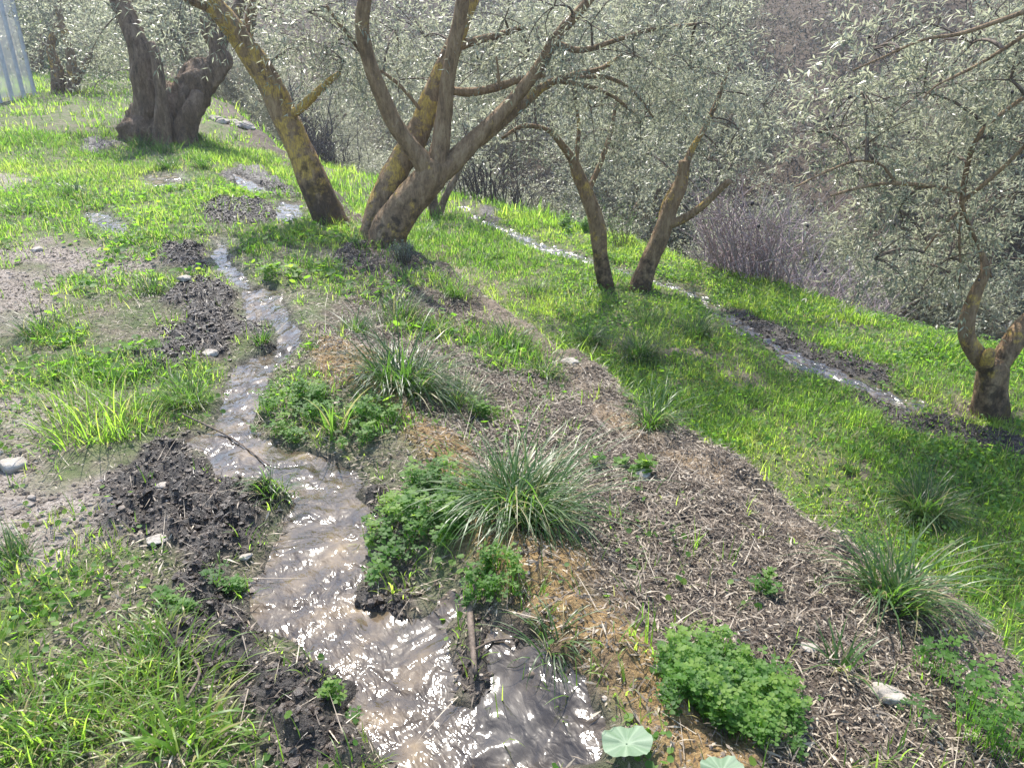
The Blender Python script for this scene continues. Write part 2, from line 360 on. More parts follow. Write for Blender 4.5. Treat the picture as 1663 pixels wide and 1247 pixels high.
M_FIBRE = mat_simple('root_fibre', [(0.3, (.014, .009, .006)), (0.55, (.04, .027, .018)), (0.75, (.12, .088, .062))], 50, 0.4, 0.5, 0.4, 0.004, True)
M_OLIVE = mat_olive('olive_leaf'); M_OLIVEF = mat_olive('far_olive_leaf', 0.95)
M_BARK = mat_bark('olive_bark', (.08, .047, .025), (.275, .175, .095), (.44, .31, .18))
M_BARK2 = mat_bark('grey_olive_bark', (.045, .028, .017), (.21, .142, .086), (.38, .28, .185))
M_OLD = mat_bark('old_bark', (.026, .016, .010), (.145, .092, .056), (.31, .215, .14))
M_TWIG = mat_simple('twig_bark', [(0.3, (.05, .036, .026)), (0.7, (.17, .13, .10))], 40, 0.8, 0.3)
M_STONE = mat_simple('limestone', [(0.25, (.15, .13, .105)), (0.5, (.29, .255, .215)), (0.75, (.45, .41, .355))], 16, 0.85, 0.35, 0.8, 0.02)
M_GRIT = mat_simple('grit', [(0.25, (.06, .047, .036)), (0.5, (.13, .105, .083)), (0.75, (.28, .24, .20))], 30, 0.85, 0.35, 0.5, 0.005, True)
M_PURP = mat_simple('bare_stem', [(0.3, (.20, .15, .148)), (0.7, (.42, .335, .335))], 30, 0.75, 0.3)
M_BRUSH = mat_simple('dark_brush', [(0.3, (.06, .048, .046)), (0.7, (.21, .17, .165))], 30, 0.85, 0.2)

# ------------------------------------------------------------------ ground sheet
r1 = np.geomspace(0.45, 14, 560); r2 = np.geomspace(14.3, 80, 70); R = np.concatenate([r1, r2])
tf_ = np.linspace(-0.78, 0.78, 620); tb = np.linspace(0.78, 2*math.pi-0.78, 46)[1:-1]; TA = np.concatenate([tf_, tb])
RR, AA = np.meshgrid(R, TA, indexing='ij'); X = RR*np.sin(AA); Y = RR*np.cos(AA)
X, Y = X.ravel(), Y.ravel(); Z = H(X, Y)
nr, na = len(R), len(TA)
i = np.arange(nr-1)[:, None]; j = np.arange(na)[None, :]; j2 = (j+1) % na
Q = np.stack([np.broadcast_to(i*na+j, (nr-1, na)), i*na+j2, (i+1)*na+j2, (i+1)*na+j+0*j2], -1).reshape(-1, 4)[:, ::-1]
V = np.stack([X, Y, Z], -1); cidx = len(V)
V = np.vstack([V, [[0, 0, float(H(0., 0.))]]])
Tc = np.stack([np.full(na, cidx), (np.arange(na)+1) % na, np.arange(na)], -1)
V_LOW = V[:, 2].min(); V_HIGH = V[:, 2].max()+4
u_, v_ = uv(V[:, 0], V[:, 1]); low_ = ss(v_, 1.9, 2.5)
GA = {k: M(k, V[:, 0], V[:, 1]) for k in ('mud', 'litter', 'ochre', 'gravel', 'bank')}
GA['bed'] = np.maximum(M('stream', V[:, 0], V[:, 1]), M('lstream', V[:, 0], V[:, 1]))
GA['wet'] = np.clip(M('swide', V[:, 0], V[:, 1])+0.6*M('gravel', V[:, 0], V[:, 1])*ss(V[:, 1], 2.4, 1.8), 0, 1)
GA['litter'] = np.maximum(GA['litter'], ss(v_, 1.5, 1.9)*ss(v_, 2.55, 2.3)*0.8)
GA['low'] = low_; edge_ = v_-np.interp(u_, [0, 2.5, 4.5, 6.7, 9.5, 11, 15.3, 22], [7.3, 6.9, 6.3, 6.0, 5.7, 5.3, 3.9, 3.2])
GA['grass'] = np.clip(1-M('gravel', V[:, 0], V[:, 1])-GA['litter']-M('bare', V[:, 0], V[:, 1])-M('pool', V[:, 0], V[:, 1])-M('mud', V[:, 0], V[:, 1])-ss(edge_, .3, 1.5)*.75, 0, 1)
GA['mud'] = np.maximum(GA['mud'], M('pool', V[:, 0], V[:, 1])*.9); GA['litter'] = np.maximum(GA['litter'], ss(edge_, .3, 1.5))
g = obj('ground', mesh_np('ground', V, Q, Tc, GA), MG); g['kind'] = 'structure'

# ------------------------------------------------------------------ the two streams
def water(name, key, drop, mat, amp, step=0.012):
    sd = SDF[key]; yy, xx = np.where(sd > -0.11)
    x0, x1 = gx[xx.min()], gx[xx.max()]; y0, y1 = gy[yy.min()], gy[yy.max()]
    ax = np.arange(x0, x1, step); ay = np.arange(y0, y1, step); XX, YY = np.meshgrid(ax, ay)
    ok = samp(sd, XX, YY) > -0.09
    q = ok[:-1, :-1] & ok[1:, :-1] & ok[:-1, 1:] & ok[1:, 1:]
    idx = np.arange(XX.size).reshape(XX.shape)
    Qd = np.stack([idx[:-1, :-1][q], idx[:-1, 1:][q], idx[1:, 1:][q], idx[1:, :-1][q]], -1)
    us, inv = np.unique(Qd.ravel(), return_inverse=True)
    x = XX.ravel()[us]; y = YY.ravel()[us]
    wob = 0.05*fbm(x*7, y*7, 2, 90)
    z = base(x, y)-drop+amp*(1+.6*ss(y, 2.6, 4))*(0.9*fbm((x+wob)*13, (y+wob)*10, 2, 81)+0.55*fbm((x+wob)*34, (y+wob)*26, 2, 85))
    o = obj(name, mesh_np(name, np.stack([x, y, z], -1), inv.reshape(-1, 4), None, {'calm': M('pool', x, y)}), mat); o['kind'] = 'structure'
water('stream', 'stream', 0.030, M_WATER, 0.008)
water('runnel', 'lstream', 0.019, M_LWATER, 0.012, 0.02)

# ------------------------------------------------------------------ blades, leaves, lumps
def blades(P, head, L, W, t0, t1, rnd, K=3, twist=0.25):
    """arching blades: t0 lean at the root, t1 extra lean at the tip (radians)"""
    n = len(P); head = np.asarray(head)
    dx = np.cos(head); dy = np.sin(head)
    th = head+math.pi/2+rng.normal(0, twist, n); sx = np.cos(th); sy = np.sin(th)
    pos = np.asarray(P, float).copy(); rows = []
    for k in range(K+1):
        s = k/K; wd = W*(1-0.9*s**1.6)*0.5
        if k < K:
            rows.append(np.stack([pos[:, 0]-sx*wd, pos[:, 1]-sy*wd, pos[:, 2]], -1)); rows.append(np.stack([pos[:, 0]+sx*wd, pos[:, 1]+sy*wd, pos[:, 2]], -1))
        else: rows.append(pos.copy())
        a = t0+t1*(k+0.5)/K; st = L/K
        pos = pos+np.stack([dx*np.sin(a)*st, dy*np.sin(a)*st, np.cos(a)*st], -1)
    m = 2*K+1; Vv = np.stack(rows, 1).reshape(-1, 3); o = (np.arange(n)*m)[:, None]
    Qs = np.concatenate([o+np.array([[2*k, 2*k+1, 2*k+3, 2*k+2]]) for k in range(K-1)]) if K > 1 else None
    Ts = o+np.array([[2*K-2, 2*K-1, 2*K]])
    return Vv, Qs, Ts, np.repeat(rnd, m)
def leafquads(P, D, Nn, L, W, rnd, droop=0.0):
    """lance-shaped leaves, six corners, folded a little along the middle"""
    D = D/np.linalg.norm(D, axis=1, keepdims=True)
    Sd = np.cross(D, Nn); Sd /= np.linalg.norm(Sd, axis=1, keepdims=True)+1e-9
    U = np.cross(Sd, D); L = L[:, None]; W = W[:, None]
    tip = P+D*L-U*L*0.12
    a = P+D*L*0.45+Sd*W*0.5+U*W*0.10; b = P+D*L*0.45-Sd*W*0.5+U*W*0.10
    Vv = np.stack([P, a, tip, b], 1).reshape(-1, 3)
    Qs = (np.arange(len(P))*4)[:, None]+np.array([[0, 1, 2, 3]])
    return Vv, Qs, np.repeat(rnd, 4)
def ico():
    me = bpy.data.meshes.new('t'); import bmesh
    b = bmesh.new(); bmesh.ops.create_icosphere(b, subdivisions=1, radius=1)
    Vv = np.array([v.co[:] for v in b.verts]); F = np.array([[v.index for v in f.verts] for f in b.faces]); b.free(); return Vv, F
ICO_V, ICO_F = ico()
def lumps(P, S3, jit=0.35):
    n = len(P); k = len(ICO_V)
    J = 1+jit*rng.uniform(-1, 1, (n, k, 1)); an = rng.uniform(0, 6.28, n); c = np.cos(an)[:, None]; s = np.sin(an)[:, None]
    Vv = ICO_V[None]*J*S3[:, None, :]
    x = Vv[:, :, 0]*c-Vv[:, :, 1]*s; y = Vv[:, :, 0]*s+Vv[:, :, 1]*c
    Vv = np.stack([x, y, Vv[:, :, 2]], -1)+P[:, None, :]
    return Vv.reshape(-1, 3), (ICO_F[None]+(np.arange(n)*k)[:, None, None]).reshape(-1, 3)
def scatter(n, x0, x1, y0, y1, power=1.0):
    x = rng.uniform(x0, x1, n); y = y0+(y1-y0)*rng.uniform(0, 1, n)**power; return x, y
def inview(x, y, m=0.32):
    return np.abs(x) < (0.69+m)*(y+0.45)
def stuffobj(name, geo, mat, smooth=True):
    o = obj(name, geo.mesh(name, smooth=smooth), mat); o['kind'] = 'stuff'; return o

# --- meadow grass on both terraces
def grass_patch(n, x0, x1, y0, y1, dens, lmin, lmax, wid, K, power=1.0, extra=0.0, tadd=0.0):
    m = 16; nt_ = n//m; tx, ty = scatter(nt_, x0, x1, y0, y1, power); k = inview(tx, ty); tx, ty = tx[k], ty[k]; nt_ = len(tx)
    ts = rng.lognormal(-0.3, 0.62, nt_); tt = rng.normal(0, 0.22, nt_); tr = wid*4.2*(0.5+ts)
    ox = rng.normal(0, 1, (nt_, m)); oy = rng.normal(0, 1, (nt_, m))
    x = (tx[:, None]+ox*tr[:, None]).ravel(); y = (ty[:, None]+oy*tr[:, None]).ravel(); ts = np.repeat(ts, m); tt = np.repeat(tt, m)
    hd = np.arctan2(oy, ox).ravel()+rng.normal(0, .9, len(x))
    p = dens(x, y); k = rng.uniform(0, 1, len(x)) < p; x, y, ts, tt, hd = x[k], y[k], ts[k], tt[k], hd[k]
    cl = fbm(x*1.9, y*1.9, 2, 101); lh = np.clip((0.5+0.7*cl)*ts+rng.normal(0, 0.15, len(x)), 0.10, 1.6)
    L = (lmin+(lmax-lmin)*lh)*(1-.6*np.maximum(M('swide', x, y), M('lwide', x, y)))
    tone = np.clip(0.37+tadd+0.65*fbm(x*1.3, y*1.3, 3, 105)+tt+rng.normal(0, 0.12, len(x)), 0, 0.86)
    tone = np.where(rng.uniform(0, 1, len(x)) < 0.05+extra, rng.uniform(0.9, 1.0, len(x)), tone)
    P = np.stack([x, y, H(x, y)-0.006], -1)
    return blades(P, hd, L, wid*(0.7+0.6*rng.uniform(0, 1, len(x))), np.abs(rng.normal(0.15, 0.25, len(x))), rng.uniform(0.2, 1.7, len(x)), tone, K)
def dens_up(x, y):
    u, v = uv(x, y)
    d = ss(fbm(x*2.2, y*2.2, 3, 111), -0.26, 0.32)*(.4+.6*ss(fbm(x*7, y*7, 2, 113), -.3, .2)); d = np.maximum(d, (.3+.4*ss(fbm(x*1.1, y*1.1, 2, 119), -.2, .2))*ss(y, 5, 7.5))
    d *= (1-M('stream', x, y))*(1-0.93*M('mud', x, y))*(1-(0.88-.55*ss(y, 3.0, 3.8))*M('litter', x, y))*(1-0.8*M('gravel', x, y))*(1-0.6*M('ochre', x, y))*(1-.75*M('swide', x, y))
    return np.clip(d, 0, 1)*ss(v, 2.1, 1.7)*(0.35+0.65*ss(y, 1.4, 3.0))
def dens_low(x, y):
    u, v = uv(x, y)
    d = (0.4+0.6*ss(fbm(x*1.6, y*1.6, 3, 115), -0.35, 0.22))*(.6+.4*ss(fbm(x*6, y*6, 2, 117), -.3, .2))
    d *= (1-M('lstream', x, y))*(1-0.93*M('mud', x, y))*(1-0.8*M('bare', x, y))*(1-0.6*M('litter', x, y))*(1-.55*M('lwide', x, y))
    return d*ss(v, 2.0, 2.45)
G = Geo()
for a in [(230000, -3.4, 2.2, 0.75, 4.2, dens_up, 0.025, 0.095, 0.0038, 3, 0.8, 0.08), (220000, -7, 0.8, 3.6, 10.5, dens_up, 0.035, 0.12, 0.0055, 3, 0.9, 0.10, -.05), (70000, -16, -1.5, 9, 26, dens_up, 0.06, 0.17, 0.012, 2)]:
    Vv, Qs, Ts, rr = grass_patch(*a); G.add(Vv, Qs, Ts, rnd=rr)
stuffobj('upper_terrace_grass', G, M_GRASS)
G = Geo()
for a in [(380000, 0.4, 6.5, 1.5, 6.0, dens_low, 0.025, 0.09, 0.005, 3, 1.0, .04, .13), (280000, -2.5, 7.5, 5.5, 11, dens_low, 0.03, 0.12, 0.007, 3, 0.9, .04, .13), (90000, -9, 4, 10, 22, dens_low, 0.08, 0.25, 0.014, 2)]:
    Vv, Qs, Ts, rr = grass_patch(*a); G.add(Vv, Qs, Ts, rnd=rr)
stuffobj('lower_terrace_grass', G, M_GRASS)

# --- small broad-leaved weeds among the grass
def disc_leaves(P, Nn, r, rnd, lobes=6):
    n = len(P); Nn = Nn/np.linalg.norm(Nn, axis=1, keepdims=True)
    A = np.cross(Nn, np.array([0.3, 0.8, 0.1])); A /= np.linalg.norm(A, axis=1, keepdims=True); B = np.cross(Nn, A)
    an = rng.uniform(0, 6.28, n)
    vs = [P]
    for k in range(lobes):
        t = an+k*2*math.pi/lobes; q = r*(0.85+0.3*rng.uniform(0, 1, n))
        vs.append(P+(A*np.cos(t)[:, None]+B*np.sin(t)[:, None])*q[:, None]+Nn*(r*0.18)[:, None])
    Vv = np.stack(vs, 1).reshape(-1, 3); m = lobes+1; o = (np.arange(n)*m)[:, None]
    Ts = np.concatenate([o+np.array([[0, 1+k, 1+(k+1) % lobes]]) for k in range(lobes)])
    return Vv, Ts, np.repeat(rnd, m)
G = Geo()
for n, x0, x1, y0, y1, dn, r0, r1_, hmax in [(120000, -3.4, 1.8, 0.8, 4, dens_up, .004, .012, .035), (32000, -5, 1, 2.5, 8, dens_up, .008, .024, .06), (150000, 0.4, 7, 1.5, 10, dens_low, .006, .017, .07)]:
    x, y = scatter(n, x0, x1, y0, y1); k = inview(x, y); x, y = x[k], y[k]
    p = dn(x, y)*(.25+.75*ss(fbm(x*2.7, y*2.7, 2, 121), -0.2, 0.3)); k = rng.uniform(0, 1, len(x)) < p; x, y = x[k], y[k]; n = len(x)
    P = np.stack([x, y, H(x, y)+rng.uniform(0.005, hmax, n)], -1)
    Nn = np.stack([rng.normal(0, .5, n), rng.normal(0, .5, n), np.ones(n)], -1)
    Vv, Ts, rr = disc_leaves(P, Nn, rng.uniform(r0, r1_, n), rng.uniform(0.2, 0.95, n)); G.add(Vv, None, Ts, rnd=rr)
stuffobj('ground_cover_weeds', G, M_CLOV)

# --- dry leaf litter, twigs, mud clods, gravel
G = Geo()
def litter(n, x0, x1, y0, y1, l0, l1):
    x, y = scatter(n, x0, x1, y0, y1); k = inview(x, y); x, y = x[k], y[k]; u, v = uv(x, y)
    p = np.maximum(M('litter', x, y)*(1-0.97*M('ochre', x, y)), np.maximum((.34+.2*M('gravel', x, y))*(1-M('stream', x, y))*(1-.93*M('mud', x, y)), 0.02*M('mud', x, y)*(1-M('stream', x, y))))
    p = np.maximum(p, 0.9*ss(v, 1.5, 1.9)*ss(v, 2.6, 2.3))
    p = p*(1-.4*M('bank', x, y)); k = rng.uniform(0, 1, len(x)) < p*np.where(v > 2.6, 0.15, 1); x, y = x[k], y[k]; n = len(x)
    P = np.stack([x, y, H(x, y)+rng.uniform(-0.002, 0.012, n)], -1)
    a = rng.uniform(0, 6.28, n); D = np.stack([np.cos(a), np.sin(a), rng.normal(0, .28, n)], -1)
    Nn = np.stack([rng.normal(0, .5, n), rng.normal(0, .5, n), np.ones(n)], -1)
    Vv, Qs, rr = leafquads(P, D, Nn, np.where(rng.uniform(0, 1, n) < .55, rng.uniform(.006, .022, n), rng.uniform(l0, l1, n)), rng.uniform(.002, .0065, n), rng.uniform(0, 1, n)**1.5); G.add(Vv, Qs, rnd=rr)
litter(240000, -1.2, 2.6, 0.7, 3.6, .015, .055); litter(110000, -2.5, 1.6, 3.4, 8.0, .02, .065); litter(90000, -4.0, -0.2, 0.8, 5.5, .015, .05)
# straws and thin twigs
x, y = scatter(12000, -3, 2.6, 0.8, 5.5); k = inview(x, y); x, y = x[k], y[k]
p = np.maximum(M('litter', x, y)*.35, np.maximum(M('mud', x, y)*.35, 0.16))*(1-M('stream', x, y)); k = rng.uniform(0, 1, len(x)) < p; x, y = x[k], y[k]; n = len(x)
P = np.stack([x, y, H(x, y)+0.008], -1)
Vv, Qs, Ts, rr = blades(P, rng.uniform(0, 6.28, n), np.clip(rng.lognormal(-2.5, .5, n), .03, .2), rng.uniform(.0015, .0035, n), rng.uniform(1.15, 1.6, n), rng.normal(0, .25, n), rng.uniform(.2, 1, n), 3)
G.add(Vv, Qs, Ts, rnd=rr)
stuffobj('leaf_litter', G, M_DRY)
G = Geo()
x, y = scatter(330000, -3.4, 4.5, 0.8, 8.5); k = inview(x, y); x, y = x[k], y[k]
p = M('mud', x, y)*(1-0.9*M('stream', x, y)); k = rng.uniform(0, 1, len(x)) < p; x, y = x[k], y[k]; n = len(x)
s = np.clip(rng.lognormal(-5.6, 0.5, n), 0.0015, 0.013)
Vv, Ts = lumps(np.stack([x, y, H(x, y)+s*0.3], -1), np.stack([s*rng.uniform(.7, 1.5, n), s*rng.uniform(.7, 1.3, n), s*rng.uniform(.5, 1.1, n)], -1), 0.4)
G.add(Vv, None, Ts); stuffobj('mud_clods', G, M_MUD, False)
G = Geo()
x, y = scatter(60000, -4, 2.2, 0.8, 6); k = inview(x, y); x, y = x[k], y[k]
p = np.maximum(M('gravel', x, y), np.maximum(0.12*M('ochre', x, y), 0.03))*(1-M('stream', x, y)); k = rng.uniform(0, 1, len(x)) < p; x, y = x[k], y[k]; n = len(x)
s = np.clip(rng.lognormal(-5.4, 0.55, n), 0.002, 0.013)
Vv, Ts = lumps(np.stack([x, y, H(x, y)+s*0.1], -1), np.stack([s*1.2, s, s*0.7], -1), 0.3)
G.add(Vv, None, Ts, rnd=np.repeat(rng.uniform(0, 1, n), 12)); stuffobj('gravel', G, M_GRIT, False)

G = Geo()
x, y = scatter(90000, -3.2, 3.6, 0.8, 7.5); k = inview(x, y); x, y = x[k], y[k]
p = np.maximum(M('mud', x, y)*(1-.9*M('stream', x, y)), .5*M('pool', x, y)*M('stream', x, y)*(H(x, y) > base(x, y)-.035)); k = rng.uniform(0, 1, len(x)) < p*.8; x, y = x[k], y[k]; n = len(x)
Vv, Qs, Ts, rr = blades(np.stack([x, y, H(x, y)+.002], -1), rng.uniform(0, 6.28, n), rng.uniform(.015, .07, n), rng.uniform(.001, .003, n), rng.uniform(.5, 1.5, n), rng.normal(0, 1.0, n), rng.uniform(0, 1, n), 3, 1.0)
G.add(Vv, Qs, Ts, rnd=rr); stuffobj('root_fibres', G, M_FIBRE)
# loose sprouts on the litter slope, taller blades along the bank rim
G = Geo()
def sprouts(n, m, l0, l1, wd, x, y, spread, lean):
    k = inview(x, y); x, y = x[k], y[k]; n = len(x); tn = np.repeat(rng.uniform(.35, .86, n), m)
    a = rng.uniform(0, 6.28, n*m); q = spread*np.sqrt(rng.uniform(0, 1, n*m)); X_ = np.repeat(x, m)+q*np.cos(a); Y_ = np.repeat(y, m)+q*np.sin(a)
    sc_ = np.repeat(rng.uniform(.5, 1.2, n), m)
    Vv, Qs, Ts, rr = blades(np.stack([X_, Y_, H(X_, Y_)-.005], -1), a+rng.normal(0, .6, n*m), rng.uniform(l0, l1, n*m)*sc_, wd*rng.uniform(.7, 1.3, n*m), np.abs(rng.normal(.2, .2, n*m)), lean*rng.uniform(.3, 1.6, n*m), tn, 4)
    G.add(Vv, Qs, Ts, rnd=rr)
x, y = scatter(420, -1, 2.4, .8, 5.5); k = rng.uniform(0, 1, 420) < M('litter', x, y)*.62; sprouts(0, 7, .04, .12, .0045, x[k], y[k], .03, .9)
uu = rng.uniform(0.2, 7.5, 340); vv = rng.normal(2.3, .12, 340); sprouts(0, 14, .10, .26, .005, uu*DU[0]+vv*DV[0], uu*DU[1]+vv*DV[1], .05, 1.4)
x, y = scatter(260, -3, .6, .8, 5); k = rng.uniform(0, 1, 260) < M('mud', x, y)*.4; sprouts(0, 5, .03, .09, .005, x[k], y[k], .03, 1.0)
x, y = scatter(500, -.4, .5, .9, 1.8); k = rng.uniform(0, 1, 500) < M('pool', x, y)*.12; sprouts(0, 3, .04, .14, .004, x[k], y[k], .03, 1.2)
x, y = scatter(16000, -3, 1, .8, 6); sd_ = samp(SDF['stream'], x, y); k = (sd_ > -.09) & (sd_ < -.005) & (rng.uniform(0, 1, len(x)) < .2*(1-.6*M('mud', x, y))); sprouts(0, 8, .03, .10, .004, x[k], y[k], .03, 1.4)
stuffobj('grass_sprouts', G, M_GRASS)

# ------------------------------------------------------------------ tussocks
def tussock(px, py, wpx, hgt, label, n=260, lean=0.9, wid=0.0045, name='grass_tussock', cat='grass tuft', tone=0.0, spread=.34, mat=None):
    c = hitH(px, py); k = mpp(c); rad = wpx*k*0.5
    r0 = rad*spread*np.sqrt(rng.uniform(0, 1, n)); a = rng.uniform(0, 6.283, n)
    x = c[0]+r0*np.cos(a); y = c[1]+r0*np.sin(a)
    P = np.stack([x, y, H(x, y)-0.01], -1)
    hx = np.cos(a)+rng.normal(0, .55, n)+.35; hy = np.sin(a)+rng.normal(0, .55, n)-.25; head = np.arctan2(hy, hx); f = r0/(rad*spread+1e-6)*(.34/max(spread, .34))**.5
    nb = max(5, n//16); bi = rng.integers(0, nb, n); bh = rng.uniform(0, 6.283, nb); bl = rng.uniform(.5, 1.25, nb); bn = rng.uniform(.5, 1.6, nb)
    head = np.where(rng.uniform(0, 1, n) < .6, bh[bi]+rng.normal(0, .3, n), head); bx = rad*spread*.5
    P[:, 0] += np.cos(bh[bi])*bx*rng.uniform(.3, 1, n); P[:, 1] += np.sin(bh[bi])*bx*rng.uniform(.3, 1, n); P[:, 2] = H(P[:, 0], P[:, 1])-.01
    L = hgt*bl[bi]*rng.uniform(0.6, 1.15, n); lean = lean*bn[bi]
    rn = np.clip(rng.normal(0.42+tone, 0.2, n), 0, 0.88); rn = np.where(rng.uniform(0, 1, n) < 0.11, 0.97, rn)
    Vv, Qs, Ts, rr = blades(P, head, L, wid*rng.uniform(.6, 1.25, n), f*0.45+np.abs(rng.normal(0, .14, n)), lean*rng.uniform(0.5, 2.1, n), rn, 6)
    G = Geo().add(Vv, Qs, Ts, rnd=rr)
    o = obj(name, G.mesh(name, c), mat or M_TUSS); o.location = tuple(c)
    return tag(o, label, cat, 'grass tufts on the terraces')
TUSS = [
 (660,630,190,.38,'big dark arching grass tussock on the bank, uphill of the largest rusty patch',620,1.5,.006),
 (845,830,250,.35,'biggest grass tussock, pale glossy blades, in the middle of the litter slope',760,1.6,.0056),
 (745,655,110,.22,'paler low tuft touching the right side of the big bank tussock',170,1.3,.004),
 (1040,582,86,.32,'round dark hedgehog-like tussock on the lower terrace nearest the bank edge',620,.95,.0055),
 (956,558,62,.26,'small dark tussock left of the round tussock on the lower terrace',380,.95,.0055),
 (1130,547,72,.27,'small dark tussock right of the round tussock on the lower terrace',400,.95,.0055),
 (1052,524,80,.25,'soft green tussock just below the pair of slim leaning olive trunks',200,.9,.004),
 (1500,837,110,.30,'dark tussock alone in the bright grass at the right edge of the lower terrace',640,1.1,.006),
 (1452,970,160,.3,'loose pale tussock hanging over the bank rim at lower right',240,1.3,.006),
 (306,655,110,.2,'bright green tuft on the left bank beside the narrow stream bend',320,.8,.0036),
 (165,695,160,.3,'tall loose grass clump at the edge of the pale gravel on the left',360,.9,.0045),
 (425,556,44,.14,'small tuft standing in the stream below the dark mud mound',120,.8,.0032),
 (650,515,120,.22,'wide dark tuft just uphill of the big dark arching tussock',300,.9,.0038),
 (575,540,80,.2,'dark tuft between the stream and the big arching tussock',200,.9,.0038),
 (740,480,84,.24,'shaggy tuft below the twin trunked olive on the bank shoulder',240,.9,.0038),
 (830,555,84,.2,'ragged tuft on the bank where the dry straw face starts',180,1.1,.004),
 (885,608,64,.17,'lowest ragged tuft on the bank beside the flat pale rock',140,1.1,.004),
 (70,545,120,.22,'dark shaded tuft near the left frame edge above the gravel',260,1.0,.004),
 (252,475,70,.2,'greyish tuft uphill of the large dark mud mound',200,1.0,.0036),
 (684,385,50,.3,'tall tuft leaning against the right foot of the twin trunked olive',180,.7,.005),
 (500,378,90,.2,'bright tuft at the foot of the yellow lichened leaning trunk',220,.8,.005),
 (275,272,60,.2,'dark tuft on the grassy mound under the old gnarled olive',160,.8,.008),
 (330,272,54,.18,'dark tuft to the right on the grassy mound under the old gnarled olive',150,.8,.008),
 (228,236,70,.26,'long dark grass against the left foot of the old gnarled olive',150,.7,.009),
 (268,246,80,.22,'long grass in front of the hollow foot of the old gnarled olive',170,.7,.009),
 (318,232,60,.24,'grass against the right foot of the old gnarled olive',130,.7,.009),
 (122,318,60,.2,'dark tuft on the upper terrace left of the far puddle',160,.9,.007),
 (30,345,70,.22,'bright tuft at the left frame edge on the upper terrace',160,.9,.006),
 (870,478,90,.2,'soft shaded tuft on the lower terrace just over the bank rim',220,1.0,.005),
 (960,490,80,.16,'flat shaded tuft under the straight slim olive on the lower terrace',180,1.1,.005),
 (805,418,44,.16,'small round tuft on the upper part of the lower terrace near the runnel',140,.9,.005),
 (1382,764,46,.14,'small dark tuft by the bare spot in the middle of the lower terrace',140,.8,.004),
 (1060,690,80,.24,'grass tuft sprouting at the foot of the bank beside the pale stone slope',160,1.2,.005),
 (1170,455,44,.15,'small tuft on the grass above the start of the lower runnel',110,.9,.005),
 (900,1050,100,.16,'sparse thin tuft in the wet mud beside the rusty strip',46,1.2,.004),
 (1370,1085,80,.16,'few upright yellow green blades beside the nearest pale stone',26,.7,.007),
 (545,700,70,.26,'pale blue green upright shoots at the stream edge',22,.5,.010),
 (440,790,100,.14,'wet flattened tuft on the mud at the bend of the stream',120,1.3,.004),
 (250,1150,200,.13,'yellow green grass clump at the lower left by the dark mud',260,1.1,.0052),
 (80,1180,180,.14,'dense grass clump in the bottom left corner',300,1.2,.005),
 (290,1225,130,.16,'broad bladed bright grass clump at the bottom left beside the mud bank',90,.8,.009),
 (235,1070,150,.13,'curly grass clump left of the dark mud bank',180,1.3,.0048),
 (30,910,110,.14,'grey green upright tuft on wet gravel at the left edge',130,.9,.004),
]
for t_ in TUSS:
    wide = t_[1] > 1000 and t_[0] < 300 or 'loose' in t_[4] and t_[0] < 300
    tussock(*t_, **(dict(spread=.95, mat=M_GRASS, tone=.12) if wide else dict(spread=.42, tone=-.34 if 'lower terrace' in t_[4] or 'dark' in t_[4] else 0.)))

